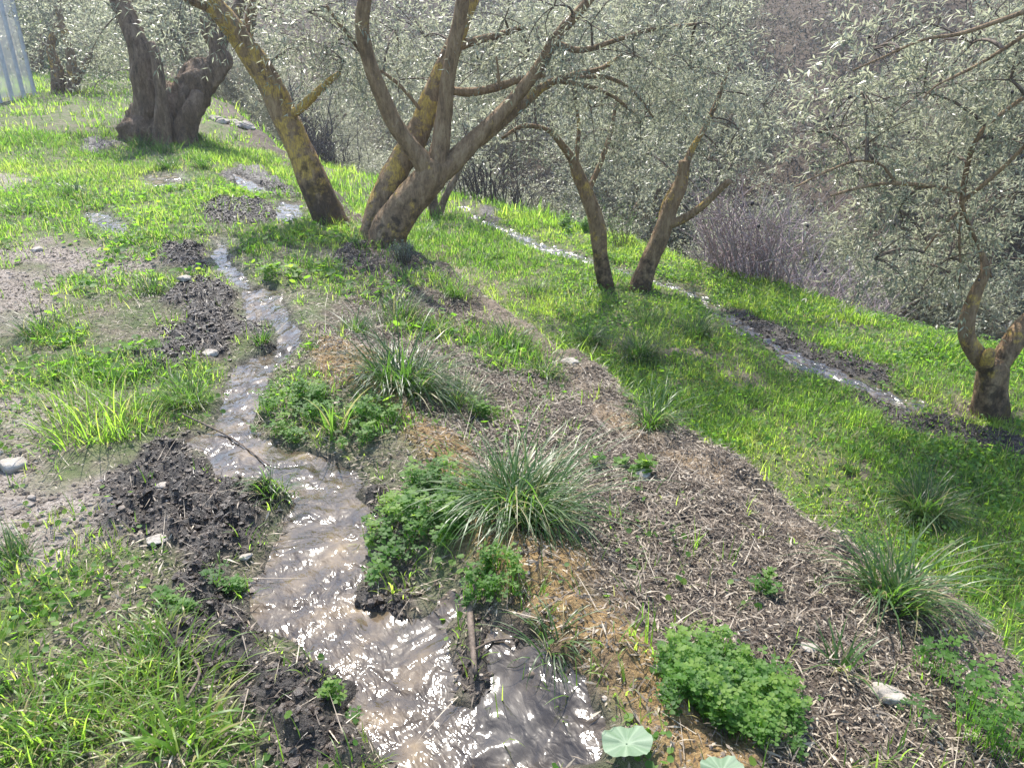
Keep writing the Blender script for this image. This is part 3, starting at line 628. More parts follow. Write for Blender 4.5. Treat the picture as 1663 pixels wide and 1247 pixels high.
# ------------------------------------------------------------------ clover and rosette plants
def clover(px, py, wpx, hpx, n, hgt, label, name='clover_patch', cat='clover', leaf=.011):
    c = hitH(px, py); k = mpp(c); rx = wpx*k*.5; ry = hpx*k*.5/max(0.35, math.sin(math.atan2(CAMH, c[1])))
    nc = max(4, int(n/16)); ca = rng.uniform(0, 6.283, nc); cq = np.sqrt(rng.uniform(0, 1, nc))*rng.uniform(.75, 1.2, nc); ci = rng.integers(0, nc, n)
    ch = rng.uniform(.25, 1.15, nc)[ci]; cs = rng.uniform(.05, .13, nc)[ci]; dxx = rng.normal(0, 1, n)*cs; dyy = rng.normal(0, 1, n)*cs
    ux = (cq*np.cos(ca))[ci]+dxx; uy = (cq*np.sin(ca))[ci]+dyy; q = np.clip(np.hypot(dxx, dyy)/.3, 0, 1)
    x = c[0]+rx*ux; y = c[1]+ry*uy; z0 = H(x, y)
    hh = hgt*ch*(1-q*0.7)*rng.uniform(.4, 1.15, n)+.01
    ok = samp(SDF['stream'], x, y) < 0.02; x, y, z0, hh, q = x[ok], y[ok], z0[ok], hh[ok], q[ok]; n = len(x)
    G = Geo(); S_ = Geo()
    lx = rng.normal(0, .012, n); ly = rng.normal(0, .012, n); top = np.stack([x+lx, y+ly, z0+hh], -1)
    base_rn = np.clip(rng.normal(.1, .2, nc)[ci][ok]+.85*(hh/hgt)*rng.uniform(.5, 1.1, n), 0, 1)
    an = rng.uniform(0, 6.28, n); lf = leaf*rng.uniform(.5, 1.4, n)
    tl = np.stack([rng.normal(0, .35, n), rng.normal(0, .35, n)], -1)
    for t in range(3):
        th = an+t*2.0944; d = np.stack([np.cos(th), np.sin(th), .15+tl[:, 0]*np.cos(th)+tl[:, 1]*np.sin(th)], -1)
        sd_ = np.stack([-np.sin(th), np.cos(th), .0*th], -1); L = lf[:, None]
        vs = [top, top+d*L*.55+sd_*L*.5, top+d*L*1.1+sd_*L*.42, top+d*L*1.0, top+d*L*1.1-sd_*L*.42, top+d*L*.55-sd_*L*.5]
        vs[3] = vs[3]-np.array([0, 0, 1])*L*.12
        Vv = np.stack(vs, 1).reshape(-1, 3); o = (np.arange(n)*6)[:, None]
        G.add(Vv, np.concatenate([o+np.array([[0, 1, 2, 3]]), o+np.array([[0, 3, 4, 5]])]), None, rnd=np.repeat(base_rn, 6))
    th = rng.uniform(0, 6.28, n)
    wv = .0012
    vs = [np.stack([x-wv, y, z0-.005], -1), np.stack([x+wv, y, z0-.005], -1), top]
    S_.add(np.stack(vs, 1).reshape(-1, 3), None, (np.arange(n)*3)[:, None]+np.array([[0, 1, 2]]), rnd=.3)
    off = G.n; G.V += S_.V; G.T += [q+off for q in S_.T]; G.A['rnd'] += S_.A['rnd']; G.n += S_.n
    o = obj(name, G.mesh(name, c), M_CLOV); o.location = tuple(c); tag(o, label, cat, 'low leafy plants on the bank')
clover(480,668,140,90,460,.08,'bright green clover cushion on the right bank of the narrow stream bend')
clover(590,690,110,50,240,.07,'small leafy patch between the narrow stream bend and the rusty strip')
clover(695,835,200,140,620,.08,'dark leafy mass between the stream and the biggest tussock', leaf=.013)
clover(790,950,110,50,200,.09,'bright feathery sprig hanging from the rusty strip over the mud', leaf=.009)
clover(1180,1130,225,165,2300,.075,'large clover cushion right of the rusty strip in the foreground', leaf=.0088)
clover(1600,1180,230,200,260,.20,'tall weeds in the lower right corner', 'tall_weeds', 'weeds', .011)
clover(780,680,70,24,50,.07,'small bright sprig with round leaves below the big dark tussock', leaf=.016)
clover(1010,765,90,26,40,.05,'few lone leaves left of the pale stone on the litter slope', leaf=.022)
clover(1240,960,60,40,40,.05,'thin seedling patch on the litter above the large clover cushion', leaf=.011)
clover(935,372,50,22,300,.22,'dark rounded herb on the lower terrace above the runnel', 'round_herb', 'herb', .022)
clover(330,965,160,90,120,.05,'scattered small seedlings at the top of the long mud bank', leaf=.010)
clover(560,395,90,60,120,.06,'thin leafy growth beside the foot of the twin trunked olive', leaf=.016)
clover(450,450,60,30,40,.10,'grey green leafy rosette by the upper stream', 'leafy_rosette', 'rosette', .03)
clover(560,1150,60,40,40,.04,'tiny seedlings on the mud at the bottom of the stream', leaf=.009)

def mallow(px, py, rpx, label, hgt=.05, tilt=(0.1, -0.25)):
    c = hitH(px, py); k = mpp(c); r = rpx*k; seg = 42
    r_ = thing('mallow_plant', c, label, 'mallow'); G = Geo(); vs = [[0, 0, hgt-.006]]
    for ring in (.35, .7, 1.0):
        for s in range(seg):
            t = 2*math.pi*s/seg; lob = 1+.035*math.cos(7*t)+.008*math.sin(19*t); q = r*ring*lob
            z = hgt+.004*ring*math.cos(7*t)+.006*math.sin(3*t)*ring+ring*ring*.004
            vs.append([q*math.cos(t), q*math.sin(t), z+q*(tilt[0]*math.cos(t)+tilt[1]*math.sin(t))])
    T = [[0, 1+s, 1+(s+1) % seg] for s in range(seg)]; Qd = []
    for a in range(2):
        for s in range(seg): Qd.append([1+a*seg+s, 1+(a+1)*seg+s, 1+(a+1)*seg+(s+1) % seg, 1+a*seg+(s+1) % seg])
    v = np.array(vs); vn_ = np.concatenate([[1.0]]+[[max(0, 1-min(s_ % 6, 6-s_ % 6)*1.0) for s_ in range(seg)]]*3); v[:, 2] -= .004*vn_*np.hypot(v[:, 0], v[:, 1])/r; G.add(v, Qd, T, rnd=vn_)
    obj('leaf', G.mesh('leaf'), M_MALLOW, r_)
    s_ = Geo(); tube_into(s_, np.array([[.01, .03, -.02], [.004, .012, hgt*.5], [0, 0, hgt-.004]]), [.003, .0025, .002], 6, .0, rnd=.4)
    obj('stem', s_.mesh('stem'), M_MALLOW, r_)

# ------------------------------------------------------------------ tubes for trunks, limbs, twigs
def catmull(P, step):
    P = np.asarray(P, float); n = len(P)
    if n < 2: return P
    E = np.vstack([2*P[0]-P[1], P, 2*P[-1]-P[-2]]); out = []
    for i in range(n-1):
        m = max(1, int(np.linalg.norm((P[i+1]-P[i])[:3])/step)); t = (np.arange(m)/m)[:, None]
        a, b, c, d = E[i], E[i+1], E[i+2], E[i+3]
        out.append(.5*((2*b)+(-a+c)*t+(2*a-5*b+4*c-d)*t*t+(-a+3*b-3*c+d)*t**3))
    out.append(P[-1:]); return np.concatenate(out)
def tube_into(G, P, R, sides=12, rough=.12, step=.03, seed=0, freq=9, flare=None, cap=True, **attrs):
    PR = catmull(np.column_stack([P, R]), step); P = PR[:, :3]; R = np.maximum(PR[:, 3], .0006); n = len(P)
    T = np.gradient(P, axis=0); T /= np.linalg.norm(T, axis=1, keepdims=True)+1e-9
    A = np.zeros_like(P); a = np.cross(T[0], [0.31, 0.9, 0.27]); a /= np.linalg.norm(a)
    for k in range(n):
        a = a-T[k]*np.dot(a, T[k]); a /= np.linalg.norm(a)+1e-9; A[k] = a
    B = np.cross(T, A); th = np.arange(sides)*2*math.pi/sides
    dirs = A[:, None]*np.cos(th)[None, :, None]+B[:, None]*np.sin(th)[None, :, None]
    q = R[:, None]*np.ones((1, sides))
    if rough:
        W = P[:, None]+dirs*R[:, None, None]
        f = freq
        nn = vn3(W[..., 0]*f, W[..., 1]*f, W[..., 2]*f*.6, seed)*.7+vn3(W[..., 0]*f*2.7, W[..., 1]*f*2.7, W[..., 2]*f*1.3, seed+5)*.4
        if rough > .25:
            nn = nn*.5+1.5*(.32-np.abs(vn3(W[..., 0]*f*1.1, W[..., 1]*f*1.1, W[..., 2]*f*.2, seed+9)))-.25
        q = q*(1+rough*nn)
    Vv = (P[:, None]+dirs*q[..., None]).reshape(-1, 3)
    i = np.arange(n-1)[:, None]*sides; j = np.arange(sides)[None]; j2 = (j+1) % sides
    Qs = np.stack([i+j, i+j2, i+sides+j2, i+sides+j], -1).reshape(-1, 4)
    Ts = None
    if cap:
        Vv = np.vstack([Vv, P[-1:]+T[-1:]*R[-1]*.4]); last = (n-1)*sides
        Ts = np.stack([last+np.arange(sides), last+(np.arange(sides)+1) % sides, np.full(sides, len(Vv)-1)], -1)
    A_ = {}
    for k, v in attrs.items():
        if callable(v): A_[k] = v(Vv)
        else: A_[k] = v
    G.add(Vv, Qs, Ts, **A_)
    return P, R
mallow(1015,1236,40,'large round pale mallow leaf at the bottom beside the rusty strip',.055)
mallow(1168,1278,34,'pale mallow leaf cut by the bottom frame edge',.045)

# ------------------------------------------------------------------ stones and sticks
def stone(px, py, wpx, flat, label, seed, elong=1.4, name='stone', rot=0.3, mat=None):
    c = hitH(px, py); s = wpx*mpp(c)*.5; import bmesh
    b = bmesh.new(); bmesh.ops.create_icosphere(b, subdivisions=4, radius=1)
    Vv = np.array([v.co[:] for v in b.verts]); F = np.array([[v.index for v in f.verts] for f in b.faces]); b.free()
    rs = np.random.default_rng(seed)
    for _ in range(9):                                  # chipped facets
        nrm = rs.normal(0, 1, 3); nrm /= np.linalg.norm(nrm); dd = Vv@nrm; lim = rs.uniform(.55, .85)
        Vv = Vv-np.outer(np.clip(dd-lim, 0, None)*.92, nrm)
    nn = vn3(Vv[:, 0]*2.5+seed, Vv[:, 1]*2.5, Vv[:, 2]*2.5, seed)*.10+vn3(Vv[:, 0]*7, Vv[:, 1]*7, Vv[:, 2]*7, seed)*.035
    Vv = Vv*(1+nn)[:, None]*np.array([s, s/elong*1.1, s*flat]); cr, sr = math.cos(rot), math.sin(rot)
    Vv = np.stack([Vv[:, 0]*cr-Vv[:, 1]*sr, Vv[:, 0]*sr+Vv[:, 1]*cr, Vv[:, 2]], -1)
    o = obj(name, mesh_np(name, Vv, None, F, None, True), mat or M_STONE); o.location = (c[0], c[1], c[2]+s*flat*.35)
    return tag(o, label, 'stone', 'loose stones on the ground')
stone(22,760,48,.6,'blocky beige stone on the gravel at the left frame edge',1,1.2)
stone(1045,774,30,.75,'small rounded pale stone on the litter slope',2,1.1)
stone(1443,1132,72,.42,'long white and grey stone on the litter in the lower right',3,1.9,rot=-.5)
stone(60,409,22,.6,'small pinkish stone on the upper left terrace',4,1.3)
stone(265,792,26,.5,'small brown stone half sunk in the mud left of the stream',5,1.3)
stone(258,877,40,.4,'flat pale stone on the wet gravel left of the mud bank',6,1.5)
stone(925,590,34,.35,'flat pale rock set in the face of the bank',7,1.3)
stone(1312,1052,34,.35,'flat brown stone in the litter above the long white stone',8,1.4)
stone(342,576,26,.5,'pale clod of stone at the foot of the dark mud mound',9,1.3)
stone(300,455,24,.5,'small grey stone uphill of the dark mud mound',10,1.3)
stone(690,780,20,.5,'small pale pebble beside the rusty strip',11,1.2)
stone(400,905,26,.4,'grey stone at the waterline of the stream',12,1.4)
for k, (px, py, ww) in enumerate([(344+int(70*((k_*.618) % 1)), 170+int(60*((k_*.618) % 1))+int(44*((k_*.377) % 1))-16, 7+int(11*((k_*.271) % 1))) for k_ in range(18)]):
    o = stone(px, py, ww*1.4, .5+.3*((k*.43) % 1), 'grey rubble stone spilling down behind the old gnarled olive', 20+k, 1.3, 'rubble_stone'); o['group'] = 'rubble stones behind the old olive'
def stick(pts, r, label, Z=.02):
    P = np.array([hitH(*p)+np.array([0, 0, Z]) for p in pts]); c = P[0].copy(); G = Geo()
    tube_into(G, P-c, np.linspace(r, r*.65, len(P)), 8, .15, .02, freq=30)
    o = obj('stick', G.mesh('stick'), M_TWIG); o.location = tuple(c); tag(o, label, 'stick', 'sticks on the ground')
stick([(762,990),(766,1040),(772,1108)], .010, 'straight pale stick lying in the mud at the edge of the stream', .03)
stick([(772,1070),(800,1055),(832,1052)], .004, 'thin bent stick beside the straight pale stick', .03)
stick([(808,1150),(840,1120),(866,1105)], .012, 'short dark stick lying in the shallow water near the bottom', .02)
stick([(300,690),(380,730),(440,775)], .004, 'thin long straw across the mud left of the stream', .05)
stick([(705,548),(725,515),(740,500)], .004, 'thin dark stick on the bank behind the big tussock', .03)
stick([(310,1160),(330,1120),(318,1090)], .004, 'pale dry stalk at the left edge of the mud bank', .05)

# ------------------------------------------------------------------ olive trees
def twigs_leaves(GL, GT, P0, D, L, nl, leafL, leafW, droop, twr):
    """P0 twig roots, D directions, L lengths; opposite leaves along each twig"""
    n = len(P0); D = D/np.linalg.norm(D, axis=1, keepdims=True)
    def pt(s): return P0+D*(L*s)[:, None]+np.array([0, 0, -1.0])*(droop*(L*s)**2)[:, None]
    ts = np.linspace(0, 1, 5); pts = [pt(np.full(n, t)) for t in ts]
    A = np.cross(D, [0.2, .3, .9]); A /= np.linalg.norm(A, axis=1, keepdims=True)+1e-9; B = np.cross(D, A)
    rows = []
    for k in range(5):
        r = twr*(1-.75*ts[k])
        for q in range(3):
            t = q*2.0944; rows.append(pts[k]+(A*math.cos(t)+B*math.sin(t))*r)
    Vv = np.stack(rows, 1).reshape(-1, 3); o = (np.arange(n)*15)[:, None]
    Qs = np.concatenate([o+np.array([[k*3+q, k*3+(q+1) % 3, k*3+3+(q+1) % 3, k*3+3+q]]) for k in range(4) for q in range(3)])
    GT.add(Vv, Qs, None, rnd=.5)
    for k in range(nl):
        s = (k+.6+rng.uniform(-.3, .3, n))/nl; p = pt(s); tg = D*1.0+np.array([0, 0, -1.0])*(2*droop*L*s)[:, None]; tg /= np.linalg.norm(tg, axis=1, keepdims=True)
        A = np.cross(tg, [0.2, .3, .9]); A /= np.linalg.norm(A, axis=1, keepdims=True)+1e-9; B = np.cross(tg, A)
        ph = (k % 2)*1.57+rng.normal(0, .35, n)
        for sg in (0, math.pi):
            side = A*np.cos(ph+sg)[:, None]+B*np.sin(ph+sg)[:, None]
            d = tg*.75+side*.8+rng.normal(0, .18, (n, 3))
            nrm = np.array([0, 0, 1.0])+rng.normal(0, .55, (n, 3))
            Vv, Qs, rr = leafquads(p, d, nrm, leafL*rng.uniform(.65, 1.2, n), leafW*rng.uniform(.8, 1.2, n), np.clip(rng.normal(.45, .25, n), 0, 1))
            GL.add(Vv, Qs, rnd=rr)
def clump(GL, GT, c, r, n, L=.34, nl=7, leafL=.074, leafW=.0125, droop=.7, shell=.5):
    d = rng.normal(0, 1, (n, 3)); d /= np.linalg.norm(d, axis=1, keepdims=True)
    q = (shell+(1-shell)*rng.uniform(0, 1, n))*rng.uniform(.35, 1, n)**.5
    P0 = np.asarray(c)+d*np.asarray(r)*q[:, None]
    D = d*.7+rng.normal(0, .6, (n, 3))+np.array([0, 0, .1])
    twigs_leaves(GL, GT, P0, D, L*rng.uniform(.6, 1.35, n), nl, leafL, leafW, droop*rng.uniform(.5, 1.6, n), .0019)
def limb_pts(L, Y0):
    P = []; R = []
    for px, py, wd, dy in L:
        p = at(px, py, Y0+dy); P.append(p); R.append(wd*.465*mpp(p))
    return np.array(P), np.array(R)
def bez(a, b, sag, n=7):
    t = np.linspace(0, 1, n)[:, None]; ln = float(np.linalg.norm(b-a)); m = (a+b)/2+np.array([rng.normal(0, .13)*ln, rng.normal(0, .13)*ln, min(sag, ln*.2)]); return a*(1-t)**2+2*m*t*(1-t)+b*t*t
def olive(name, basepx, trunks, limbs, clumps, label, lichen=.35, bark=None, rough=.14, sides=18, dk=.6, nt=60, leaf=(.060, .011), upper=None, group='olive trees of the grove', rootflare=1.25, L=.34, sides_l=12, nk=1.2):
    b = hitH(*basepx); Y0 = b[1]; r = thing(name, b, label, 'olive tree', group); bark = bark or M_BARK
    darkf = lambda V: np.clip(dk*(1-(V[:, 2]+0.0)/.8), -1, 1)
    skel = []
    G = Geo()
    for k, (pts, lc) in enumerate(trunks):
        P, R = limb_pts(pts, Y0)
        g0 = float(H(P[0][0], P[0][1]))
        if P[0][2] < g0+.25:                       # root it in the ground
            P = np.vstack([[P[0][0], P[0][1], g0-.12], P]); R = np.concatenate([[R[0]*rootflare], R]); R[1] *= 1.02
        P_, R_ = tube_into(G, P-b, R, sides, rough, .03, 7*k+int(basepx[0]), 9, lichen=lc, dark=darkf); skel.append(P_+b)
    obj('trunk', G.mesh('trunk'), bark, r)
    for k, (pts, lc) in enumerate(limbs):
        P, R = limb_pts(pts, Y0); G = Geo()
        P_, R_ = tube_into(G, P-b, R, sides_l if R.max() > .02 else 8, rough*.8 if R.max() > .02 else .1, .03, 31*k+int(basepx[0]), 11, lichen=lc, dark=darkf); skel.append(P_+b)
        obj('limb', G.mesh('limb'), bark, r)
    SK = np.concatenate(skel); GL = Geo(); GT = Geo()
    cl = [(at(px, py, Y0+dy), rr, n) for px, py, dy, rr, n in clumps]
    if upper is not None:                           # the crown above the frame: sparse, it lets the low sun through
        cx, cy_, cz, ur, m, n = upper
        for _ in range(m):
            d = rng.normal(0, 1, 3); d /= np.linalg.norm(d); cl.append((np.array([cx, cy_, cz])+d*np.array([ur, ur, ur*.5])*rng.uniform(.5, 1), .4, n))
    for c, rr, n in cl:
        d2 = np.linalg.norm(SK-c, axis=1)+np.maximum(0, SK[:, 2]-c[2])*.0; s = SK[int(np.argmin(d2))]
        tube_into(GT, bez(s, c, .10)-b, np.linspace(.012, .006, 7), 6, .1, .05, rnd=.4)
        for _ in range(5):
            e = c+rng.normal(0, 1, 3)*rr*.55; tube_into(GT, bez(c, e, .05, 5)-b, np.linspace(.0055, .0025, 5), 5, .0, .06, cap=False, rnd=.5)
        g1 = Geo(); g2 = Geo(); clump(g1, g2, c-b, rr, int(n*nk), L, 7, leaf[0], leaf[1])
        GL.V += g1.V; GL.Q += [q+GL.n for q in g1.Q] if False else []
        # merge with running offsets
        off = GL.n
        for q in g1.Q: GL.Q.append(q+off)
        GL.A.setdefault('rnd', []).extend(g1.A['rnd']); GL.n += g1.n
        off = GT.n
        for v in g2.V: GT.V.append(v)
        for q in g2.Q: GT.Q.append(q+off)
        GT.A.setdefault('rnd', []).extend(g2.A['rnd']); GT.n += g2.n
    if cl:
        obj('twigs', GT.mesh('twigs'), M_TWIG, r); obj('foliage', GL.mesh('foliage'), M_OLIVE, r)
    return r, b

CENTER, cb = olive('olive_tree', (620,388),
 [([(612,384,64,.12),(622,330,50,.16),(645,275,44,.22),(675,225,42,.28),(700,165,38,.34),(722,110,34,.38),(745,55,28,.42),(765,0,26,.46),(790,-60,20,.5)], .5),
  ([(630,386,66,-.04),(652,345,62,-.02),(680,310,56,0),(700,285,54,0),(712,262,44,0)], .30)],
 [([(704,285,44,0),(672,245,32,-.06),(640,200,29,-.12),(614,140,27,-.18),(597,90,25,-.22),(588,45,25,-.26),(592,0,24,-.3),(604,-60,20,-.34),(622,-160,13,-.36)], .12),
  ([(708,285,44,0),(716,230,33,.02),(722,180,29,.02),(728,125,26,.0),(738,70,25,-.03),(750,10,24,-.05),(760,-70,18,-.1),(775,-170,12,-.15)], .08),
  ([(690,300,48,0),(730,268,38,.02),(768,230,32,.04),(820,178,24,.05),(868,120,22,.04),(905,60,19,.02),(935,25,17,0),(985,-30,14,-.05),(1050,-100,9,-.1)], .1),
  ([(765,235,30,.05),(800,208,25,.1),(845,172,20,.2),(885,140,14,.28),(930,122,10,.36),(975,112,8,.42),(1010,90,6,.5)], .25),
  ([(735,148,15,.36),(762,150,15,.36),(800,144,14,.34),(850,128,11,.3),(885,122,8,.26)], .1),
  ([(742,75,20,.42),(775,66,14,.46),(815,56,12,.5),(850,44,9,.5)], .15),
  ([(905,72,12,.05),(945,82,10,.1),(1000,66,8,.2),(1060,48,7,.3),(1130,40,5,.4)], .05),
  ([(910,132,9,.3),(960,142,8,.35),(1000,160,6,.4),(1035,190,5,.45)], .05),
  ([(930,128,8,.3),(985,126,7,.4),(1030,150,5,.45),(1060,190,4,.5)], .05),
  ([(690,188,6,.28),(650,140,6,.2),(600,100,6,.1),(560,50,7,.0),(530,10,6,-.1)], .05),
  ([(806,92,4,.1),(812,140,4,.1),(806,120,3,.1)], .0)],
 [(500,20,.1,.35,50),(545,70,.2,.4,60),(640,50,.5,.4,60),(690,60,.9,.45,60),(820,30,.3,.4,70),(860,95,.6,.4,70),(960,40,.1,.45,80),(1030,90,.3,.4,70),(1090,40,.4,.45,80),(960,175,.6,.35,55),(1040,200,.7,.35,55),(1120,110,.7,.45,70),(900,10,-.3,.4,50),(560,-10,-.2,.4,50),(780,110,.9,.4,60),(1170,50,.6,.4,60),(650,130,1.0,.4,60)],
 'twin trunked olive in the middle, one trunk yellow with lichen, limbs fanning over the bank')

LEAN, lb = olive('olive_tree', (540,366),
 [([(540,366,60,0),(520,320,52,.02),(492,255,48,.05),(466,195,46,.06),(440,140,42,.04),(412,95,42,.0),(380,50,38,-.06),(345,8,36,-.12),(310,-30,32,-.2),(282,-80,26,-.25),(262,-150,18,-.3)], .5)],
 [([(462,190,18,.05),(486,178,15,.0),(505,160,15,-.04),(535,132,11,-.1),(552,118,7,-.12)], .75),
  ([(398,75,20,.05),(405,40,20,.1),(412,0,18,.15),(418,-50,14,.2)], .3),
  ([(345,8,30,-.12),(320,2,22,-.2),(290,-15,18,-.3)], .2)],
 [(440,20,.3,.35,40),(500,70,.2,.3,40),(380,-20,0,.4,40),(560,100,-.1,.28,36),(300,-10,-.3,.35,40)],
 'leaning olive with a single trunk mottled in yellow lichen, left of the twin trunked one', lichen=.7, dk=1.15)

def old_dark(V): return .2
OLD, ob = olive('old_olive_tree', (268,222),
 [([(262,222,140,.0),(264,200,112,.0),(268,170,88,0),(272,142,60,.0)], .0),
  ([(246,205,60,-.1),(240,150,48,-.15),(230,100,42,-.15),(213,50,36,-.1),(196,5,32,0),(178,-50,26,.1),(160,-120,18,.2)], .0),
  ([(282,205,76,-.05),(300,165,70,-.02),(325,130,62,.05),(350,104,46,.1),(352,80,34,.12),(338,50,30,.12),(342,10,24,.15)], .0), ([(318,150,30,.12),(350,120,30,.15),(368,100,22,.15),(366,84,12,.15)], .0),
  ([(268,226,40,-.4),(264,170,24,-.46),(254,100,20,-.44),(244,70,15,-.4)], .0),
  ([(300,212,40,-.3),(312,180,34,-.28),(322,150,22,-.2)], .05),
  ([(225,222,40,-.2),(240,180,40,-.2),(245,130,30,-.2)], .0)],
 [([(350,80,28,.15),(380,30,24,.3),(400,-20,20,.4)], .1)],
 [(190,40,.2,.5,40),(150,80,.5,.5,40),(260,30,.4,.5,40),(300,70,.6,.45,40),(230,80,.8,.5,40),(180,120,.8,.4,30),(210,-10,0,.5,40)],
 'massive gnarled old olive with a hollow dark trunk splitting in two thick arms', bark=M_OLD, rough=.30, sides=34, dk=.4, leaf=(.062, .015), L=.4)

SLIM, sb = olive('olive_tree', (983,466),
 [([(984,464,30,0),(976,420,27,.02),(970,370,28,.02),(955,320,26,0),(940,285,22,-.02),(930,258,17,-.04)], .32)],
 [([(932,262,16,-.04),(912,235,12,-.1),(890,212,9,-.2),(850,205,7,-.3),(815,225,5,-.35)], .2),
  ([(936,262,9,-.02),(938,235,8,0),(940,205,7,.05),(935,170,5,.1)], .3),
  ([(958,305,10,.02),(975,265,9,.1),(992,215,8,.2),(1000,170,6,.3)], .1)],
 [(870,150,-.1,.45,70),(930,120,.1,.45,70),(1000,150,.2,.45,80),(840,230,-.2,.32,45),(1030,90,.2,.5,80),(960,215,.4,.3,40),(1000,250,.6,.3,45),(900,60,.1,.5,70)],
 'slim straight olive trunk standing alone at the middle of the lower terrace', dk=.8, nk=.66)

FORK, fb = olive('olive_tree', (1040,470),
 [([(1038,470,40,0),(1052,430,32,.02),(1072,385,30,.04),(1088,340,27,.05),(1105,300,24,.05),(1112,262,20,.06)], .25)],
 [([(1085,365,18,.02),(1110,356,15,-.05),(1140,335,13,-.12),(1180,298,11,-.2),(1186,294,10,-.21)], .35),
  ([(1072,382,16,.1),(1080,335,14,.1),(1098,300,13,.1),(1112,285,10,.1)], .55),
  ([(1112,270,15,.06),(1125,240,11,.1),(1146,205,9,.15),(1170,150,8,.2),(1185,100,6,.2)], .3)],
 [(1110,180,.1,.45,80),(1150,120,.1,.5,60),(1200,210,0,.4,70),(1090,110,.2,.5,80),(1050,250,.5,.35,50),(1150,260,.5,.35,55),(1240,170,.2,.4,60),(1090,300,.9,.35,50),(1190,270,.6,.35,60)],
 'olive leaning right with forked yellowish limbs beside the slim straight trunk', dk=.8, nk=.66)

RIGHT, rb = olive('olive_tree', (1607,668),
 [([(1606,668,62,0),(1610,635,52,0),(1613,600,50,0),(1610,585,44,0)], .30)],
 [([(1608,598,36,0),(1590,580,34,-.02),(1572,550,28,-.04),(1572,515,25,-.04),(1585,475,22,-.03),(1600,440,17,-.02),(1592,405,8,.05),(1575,370,6,.05),(1562,330,6,0)], .28),
  ([(1618,598,34,0),(1636,570,36,.0),(1660,535,34,.02),(1690,500,28,.05)], .35),
  ([(1602,590,22,-.1),(1606,575,20,-.14),(1612,568,14,-.14)], .6),
  ([(1562,332,9,0),(1568,285,9,0),(1580,240,8,-.02),(1602,205,8,-.05),(1640,175,7,-.1),(1675,150,7,-.15)], .05),
  ([(1560,312,8,0),(1510,303,8,-.05),(1450,298,6,-.1),(1400,304,5,-.15),(1350,318,4,-.2)], .05),
  ([(1560,330,8,0),(1600,298,7,-.1),(1640,262,7,-.2),(1675,225,6,-.3)], .05),
  ([(1455,298,5,-.1),(1430,268,5,-.1),(1390,262,4,-.12),(1340,280,4,-.15),(1290,305,3,-.2)], .05),
  ([(1690,10,9,-.4),(1620,35,8,-.4),(1560,55,7,-.4),(1500,65,5,-.4),(1430,95,4,-.4),(1385,115,3,-.4)], .05),
  ([(1690,40,8,-.3),(1630,80,7,-.3),(1580,110,6,-.3),(1520,140,4,-.3),(1500,160,3,-.3)], .05),
  ([(1562,345,5,0),(1558,390,4,0),(1560,440,3,0),(1556,470,2,0)], 0), ([(1566,345,5,.02),(1590,400,4,.05),(1610,450,3,.08)], 0),
  ([(1556,345,5,.02),(1530,370,4,.05),(1500,410,3,.08)], 0)],
 [(1330,215,.2,.3,40),(1400,240,.1,.35,50),(1460,340,.1,.32,60),(1420,420,.0,.26,40),(1540,250,.2,.35,60),(1600,330,.2,.32,60),(1640,230,.1,.3,50),(1500,150,.1,.4,60),(1580,70,.0,.4,60),(1420,80,-.1,.3,45),(1640,130,-.1,.3,45),(1540,420,.1,.26,45),(1620,420,.3,.3,50),(1400,150,.1,.3,40),(1500,430,.4,.3,50),(1660,60,.2,.4,50),(1640,350,.5,.3,40)],
 'olive at the right edge with a short forked trunk and fine drooping fruit bearing branches', dk=.75, L=.26, nk=1.0, leaf=(.058, .011))
# shrivelled black olives still hanging on it
fm = None
for k, (px, py) in enumerate([(1270,248),(1332,272),(1510,257),(1410,325),(1312,367),(1216,305),(1232,367),(1057,0),(1452,365),(1483,362),(1462,415),(1490,425),(1422,368),(1380,158),(1352,190),(1345,192),(1412,60),(1490,128),(1508,110),(1620,102),(1612,225),(1600,250),(1644,150),(1590,455),(1420,435),(1340,440),(1222,330),(1476,215)]):
    if py == 0: continue
    p = at(px, py, rb[1]+rng.uniform(-.25, .25))
    if fm is None:
        Vv = ICO_V*np.array([.009, .009, .012]); me_ = mesh_np('olive_fruit', Vv, None, ICO_F); fm = me_
        fm.materials.append(mat_simple('black_olive', [(0.3, (.008, .006, .008)), (0.7, (.03, .02, .025))], 80, 0.5))
    o = bpy.data.objects.new('olive_fruit', fm); COL.objects.link(o); o.parent = RIGHT; o.location = tuple(p-rb)
    s = rng.uniform(.7, 1.5); o.scale = (s, s, s)

